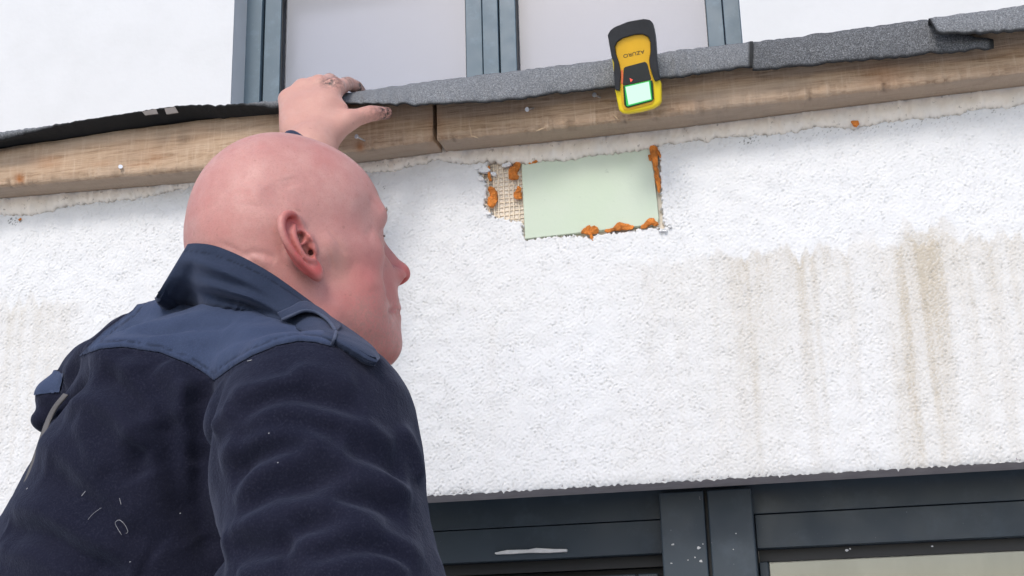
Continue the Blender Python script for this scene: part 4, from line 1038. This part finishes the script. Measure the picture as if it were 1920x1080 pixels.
# roll the top edge over
seamc = .8*np.exp(-((vv[:, :, 0]-.87)/.016)**2)*(RNG.random((1, ringT.shape[0])) > .3)+.6*np.exp(-((vv[:, :, 0]-.02)/.03)**2)
col = mesh_np('collar', C3.reshape(-1, 3), grid_faces(nV, ringT.shape[0]), jacket, MAT['collar'], True, {'seam': np.clip(seamc, 0, 1).ravel()})
sl = col.modifiers.new('thickness', 'SOLIDIFY'); sl.thickness = .0045; sl.offset = -1
nrm = normals(C3.reshape(-1, 3), grid_faces(nV, ringT.shape[0])).reshape(nV, -1, 3)[:, 60:].mean((0, 1))
if nrm@(ringT[60]-CP) > 0: sl.offset = 1
bevel(col, .0015, 2, 60)
# throat flap standing off the collar, with bound edges
fu = spline([(521, 588), (545, 577), (570, 566), (598, 578), (622, 597), (640, 613)], 40); fl_ = spline([(529, 600), (548, 591), (567, 583), (582, 583), (596, 587), (612, 598), (622, 609), (630, 622)], 40)
def on_collar(px):
    Q = C3.reshape(-1, 3); qa, qb, qz = proj(Q); near_ = nrmf < 0
    return np.array([qz[near_][np.argmin((qa[near_]-x)**2+(qb[near_]-y)**2)] for x, y in px])
nrmf = np.broadcast_to(np.where(np.arange(C3.shape[1]) > 46, -1, 1)[None, :], C3.shape[:2]).ravel()
du, dl_ = sm1(on_collar(fu), 5), sm1(on_collar(fl_), 5)
rowsF = []
for t in np.linspace(0, 1, 8):
    px_f = fu*(1-t)+fl_*t; dp_f = (du*(1-t)+dl_*t)-.005-.016*t**.8*np.sin(np.pi*np.clip(np.linspace(.12, .95, 40), 0, 1))**.6
    rowsF.append(np.array([CP+dp_f[i]*ray(*px_f[i]) for i in range(40)]))
flap = mesh_np('throat_flap', np.vstack(rowsF), grid_faces(8, 40), jacket, MAT['collar'], True)
sm_ = flap.modifiers.new('thickness', 'SOLIDIFY'); sm_.thickness = .0022; sm_.offset = 0
bind = m_twill('edge_binding', (.050, .062, .098), (.075, .088, .13))
MB().tube(rowsF[-1], .0016, 6).build('binding', bind, jacket, True)
MB().tube(rowsF[0][:18], .0012, 6).build('binding', bind, jacket, True)
e2 = spline([(630, 622), (627, 634), (622, 646)], 12); d2 = on_collar(e2)-.004
MB().tube([CP+d2[i]*ray(*e2[i]) for i in range(12)], .0014, 6).build('binding', bind, jacket, True)
# sleeve cuff at the raised wrist
ax = (ELB-WR)/np.linalg.norm(ELB-WR); A1 = -CR-(-CR@ax)*ax; A1 /= np.linalg.norm(A1); B1 = np.cross(ax, A1)
cf = []
for t in np.linspace(0, 2*math.pi, 40, endpoint=False):
    cf.append([WR-ax*(.034*max(math.cos(t), -.2)*.55-.006)+(.0405+k_)*(math.cos(t)*A1+.92*math.sin(t)*B1)+ax*j_ for k_, j_ in ((-.003, .0), (.0, -.002), (.0025, .001), (.003, .008), (.003, .03), (.004, .06))])
cf = np.array(cf).transpose(1, 0, 2)
mesh_np('cuff', cf.reshape(-1, 3), grid_faces(6, 40, True), jacket, MAT['collar'], True)
# bits of thread and lint caught in the fleece
lint_m = m_plain('white_lint', (.34, .335, .345), .9)
def lint(pts, rad, n=24):
    sp_ = spline(pts, n); dp, ms = trace(f_jacket0, sp_); off_ = fold_field(np.array([CP+dp[i]*ray(*sp_[i]) for i in range(n)]))
    MB().tube([CP+(dp[i]-max(off_[i], -.002)-.0035)*ray(*sp_[i]) for i in range(n)], rad, 5).build('lint', lint_m, jacket, True)
lint([(228, 1003), (220, 990), (216, 980), (224, 975), (234, 984), (240, 997), (236, 1000)], .00022)
lint([(165, 974), (176, 962), (190, 952)], .00014, 12); lint([(52, 915), (50, 918)], .0006, 4); lint([(153, 930), (160, 921)], .0003, 8); lint([(464, 677), (472, 675)], .0004, 6); lint([(224, 934), (227, 946)], .00025, 8)
for x_, y_ in ((337, 963), (503, 813), (520, 868), (243, 1054)): lint([(x_, y_), (x_+2.2, y_-1)], .0004, 4)

# ================================================================== the yellow detector hung on the fascia
zp = lambda x, y: (1100+x/5.144, 20+y/5.144)
det = empty('material_detector', at(*zp(470, 980), -.11))
tag(det, 'yellow and black handheld detector with a glowing green screen, hung on the roof edge', 'detector')
lean = lambda yz: -.018+.044*(yz-80)/900.
def plate(name, pl, y0, y1, mat, bv=.001, seg=2, smooth_n=0, shrink=1.0):
    if smooth_n:
        q = spline(pl+[pl[0]], smooth_n)[:-1]
    else: q = np.array(pl, float)
    F_ = [at(*zp(*v), y0+lean(v[1])) for v in q]; K_ = [v+(y1-y0)*np.array([0, .95, .31]) for v in F_]
    o_ = MB().prism(F_, K_).build(name, mat, det); bevel(o_, bv, seg, 40); return o_
MAT['yel'] = m_plain('yellow_plastic', (.72, .40, .012), .38, .5, .05, 30); MAT['rub'] = m_plain('black_rubber', (.022, .023, .026), .6, .35, .2, 60, .0004); MAT['key'] = m_plain('dark_keypad', (.020, .022, .020), .35, .5)
outl = [(205, 235), (228, 192), (270, 160), (400, 108), (545, 82), (605, 90), (634, 118), (652, 205), (664, 330), (668, 440), (680, 560), (700, 655), (714, 690), (718, 780), (718, 868), (694, 902), (642, 935), (530, 966), (400, 988), (345, 983), (312, 965), (292, 870), (273, 765), (262, 600), (242, 455), (216, 325)]
MAT['yel2'] = m_plain('bright_yellow_plastic', (.80, .60, .008), .4, .5, .05, 30)
plate('body', outl, -.1255, -.1075, MAT['yel2'], .0030, 3)
plate('face', [(276, 350), (293, 303), (350, 264), (460, 231), (540, 228), (590, 252), (613, 300), (616, 400), (604, 475), (612, 545), (645, 690), (655, 855), (632, 900), (400, 962), (356, 955), (338, 905), (328, 700), (326, 580), (312, 505), (284, 420)], -.1266, -.1250, MAT['yel'], .0008, 2)
grip = [(262, 500), (242, 455), (216, 325), (202, 235), (225, 190), (268, 157), (400, 104), (545, 78), (607, 87), (637, 116), (655, 205), (667, 330), (671, 440), (683, 560), (703, 655), (706, 664), (660, 682), (640, 640), (612, 545), (604, 475), (617, 400), (615, 300), (592, 250), (540, 226), (460, 230), (350, 262), (293, 300), (271, 345), (282, 420), (312, 505), (326, 580), (322, 680), (318, 772), (274, 764), (262, 600)]
plate('grip', grip, -.1300, -.1070, MAT['rub'], .0020, 3)
plate('keypad', [(357, 556), (372, 542), (560, 492), (577, 502), (587, 522), (622, 655), (616, 668), (372, 716), (352, 716), (349, 700)], -.1276, -.1262, MAT['key'], .0004, 1)
plate('screen_surround', [(350, 722), (632, 670), (640, 700), (649, 850), (628, 874), (400, 936), (378, 930), (361, 905)], -.1280, -.1262, m_plain('dark_green_surround', (.008, .05, .014), .25), .0005, 1)
plate('screen_edge', [(366, 726), (612, 672), (632, 860), (398, 922), (384, 915)], -.1284, -.1279, m_emit('green_backlight', (.01, .62, .09), .62), .0001, 1)
plate('screen', [(374, 736), (600, 684), (622, 852), (404, 908)], -.1287, -.1283, m_emit('lit_green_screen', (.70, 1.0, .84), .74), .0001, 1)
plate('warning_light', [(414, 650), (446, 666), (424, 690)], -.1281, -.1274, m_emit('red_led', (1.0, .10, .06), .9), .0001, 1)
plate('painted_glow', [(331, 572), (350, 570), (354, 640), (348, 712), (330, 700)], -.1270, -.1262, m_plain('orange_glow_tint', (.75, .16, .05), .4), .0002, 1)  # orange plate paints the glow caught on the side of the shell
fc_ = bpy.data.curves.new('lettering', 'FONT'); fc_.body = 'AZURO'; fc_.size = 1.0
to = bpy.data.objects.new('lettering', fc_); COL.objects.link(to); bpy.context.view_layer.update()
tm_ = bpy.data.meshes.new_from_object(to.evaluated_get(bpy.context.evaluated_depsgraph_get())); COL.objects.unlink(to); bpy.data.objects.remove(to)
co = np.array([v.co[:] for v in tm_.vertices]); co[:, 0] -= co[:, 0].min(); wdt = co[:, 0].max(); hgt_ = co[:, 1].max()
A0, A1_ = np.array([556., 377.]), np.array([352., 424.]); ex = (A1_-A0)/wdt; ey = np.array([4.5, 33.])/hgt_
for v, c_ in zip(tm_.vertices, co):
    q = A0+ex*c_[0]+ey*c_[1]; v.co = at(*zp(*q), -.1269+lean(q[1]))
tm_.name = 'lettering'; link('lettering', tm_, det, m_plain('black_print', (.03, .025, .02), .5))
adopt(det)
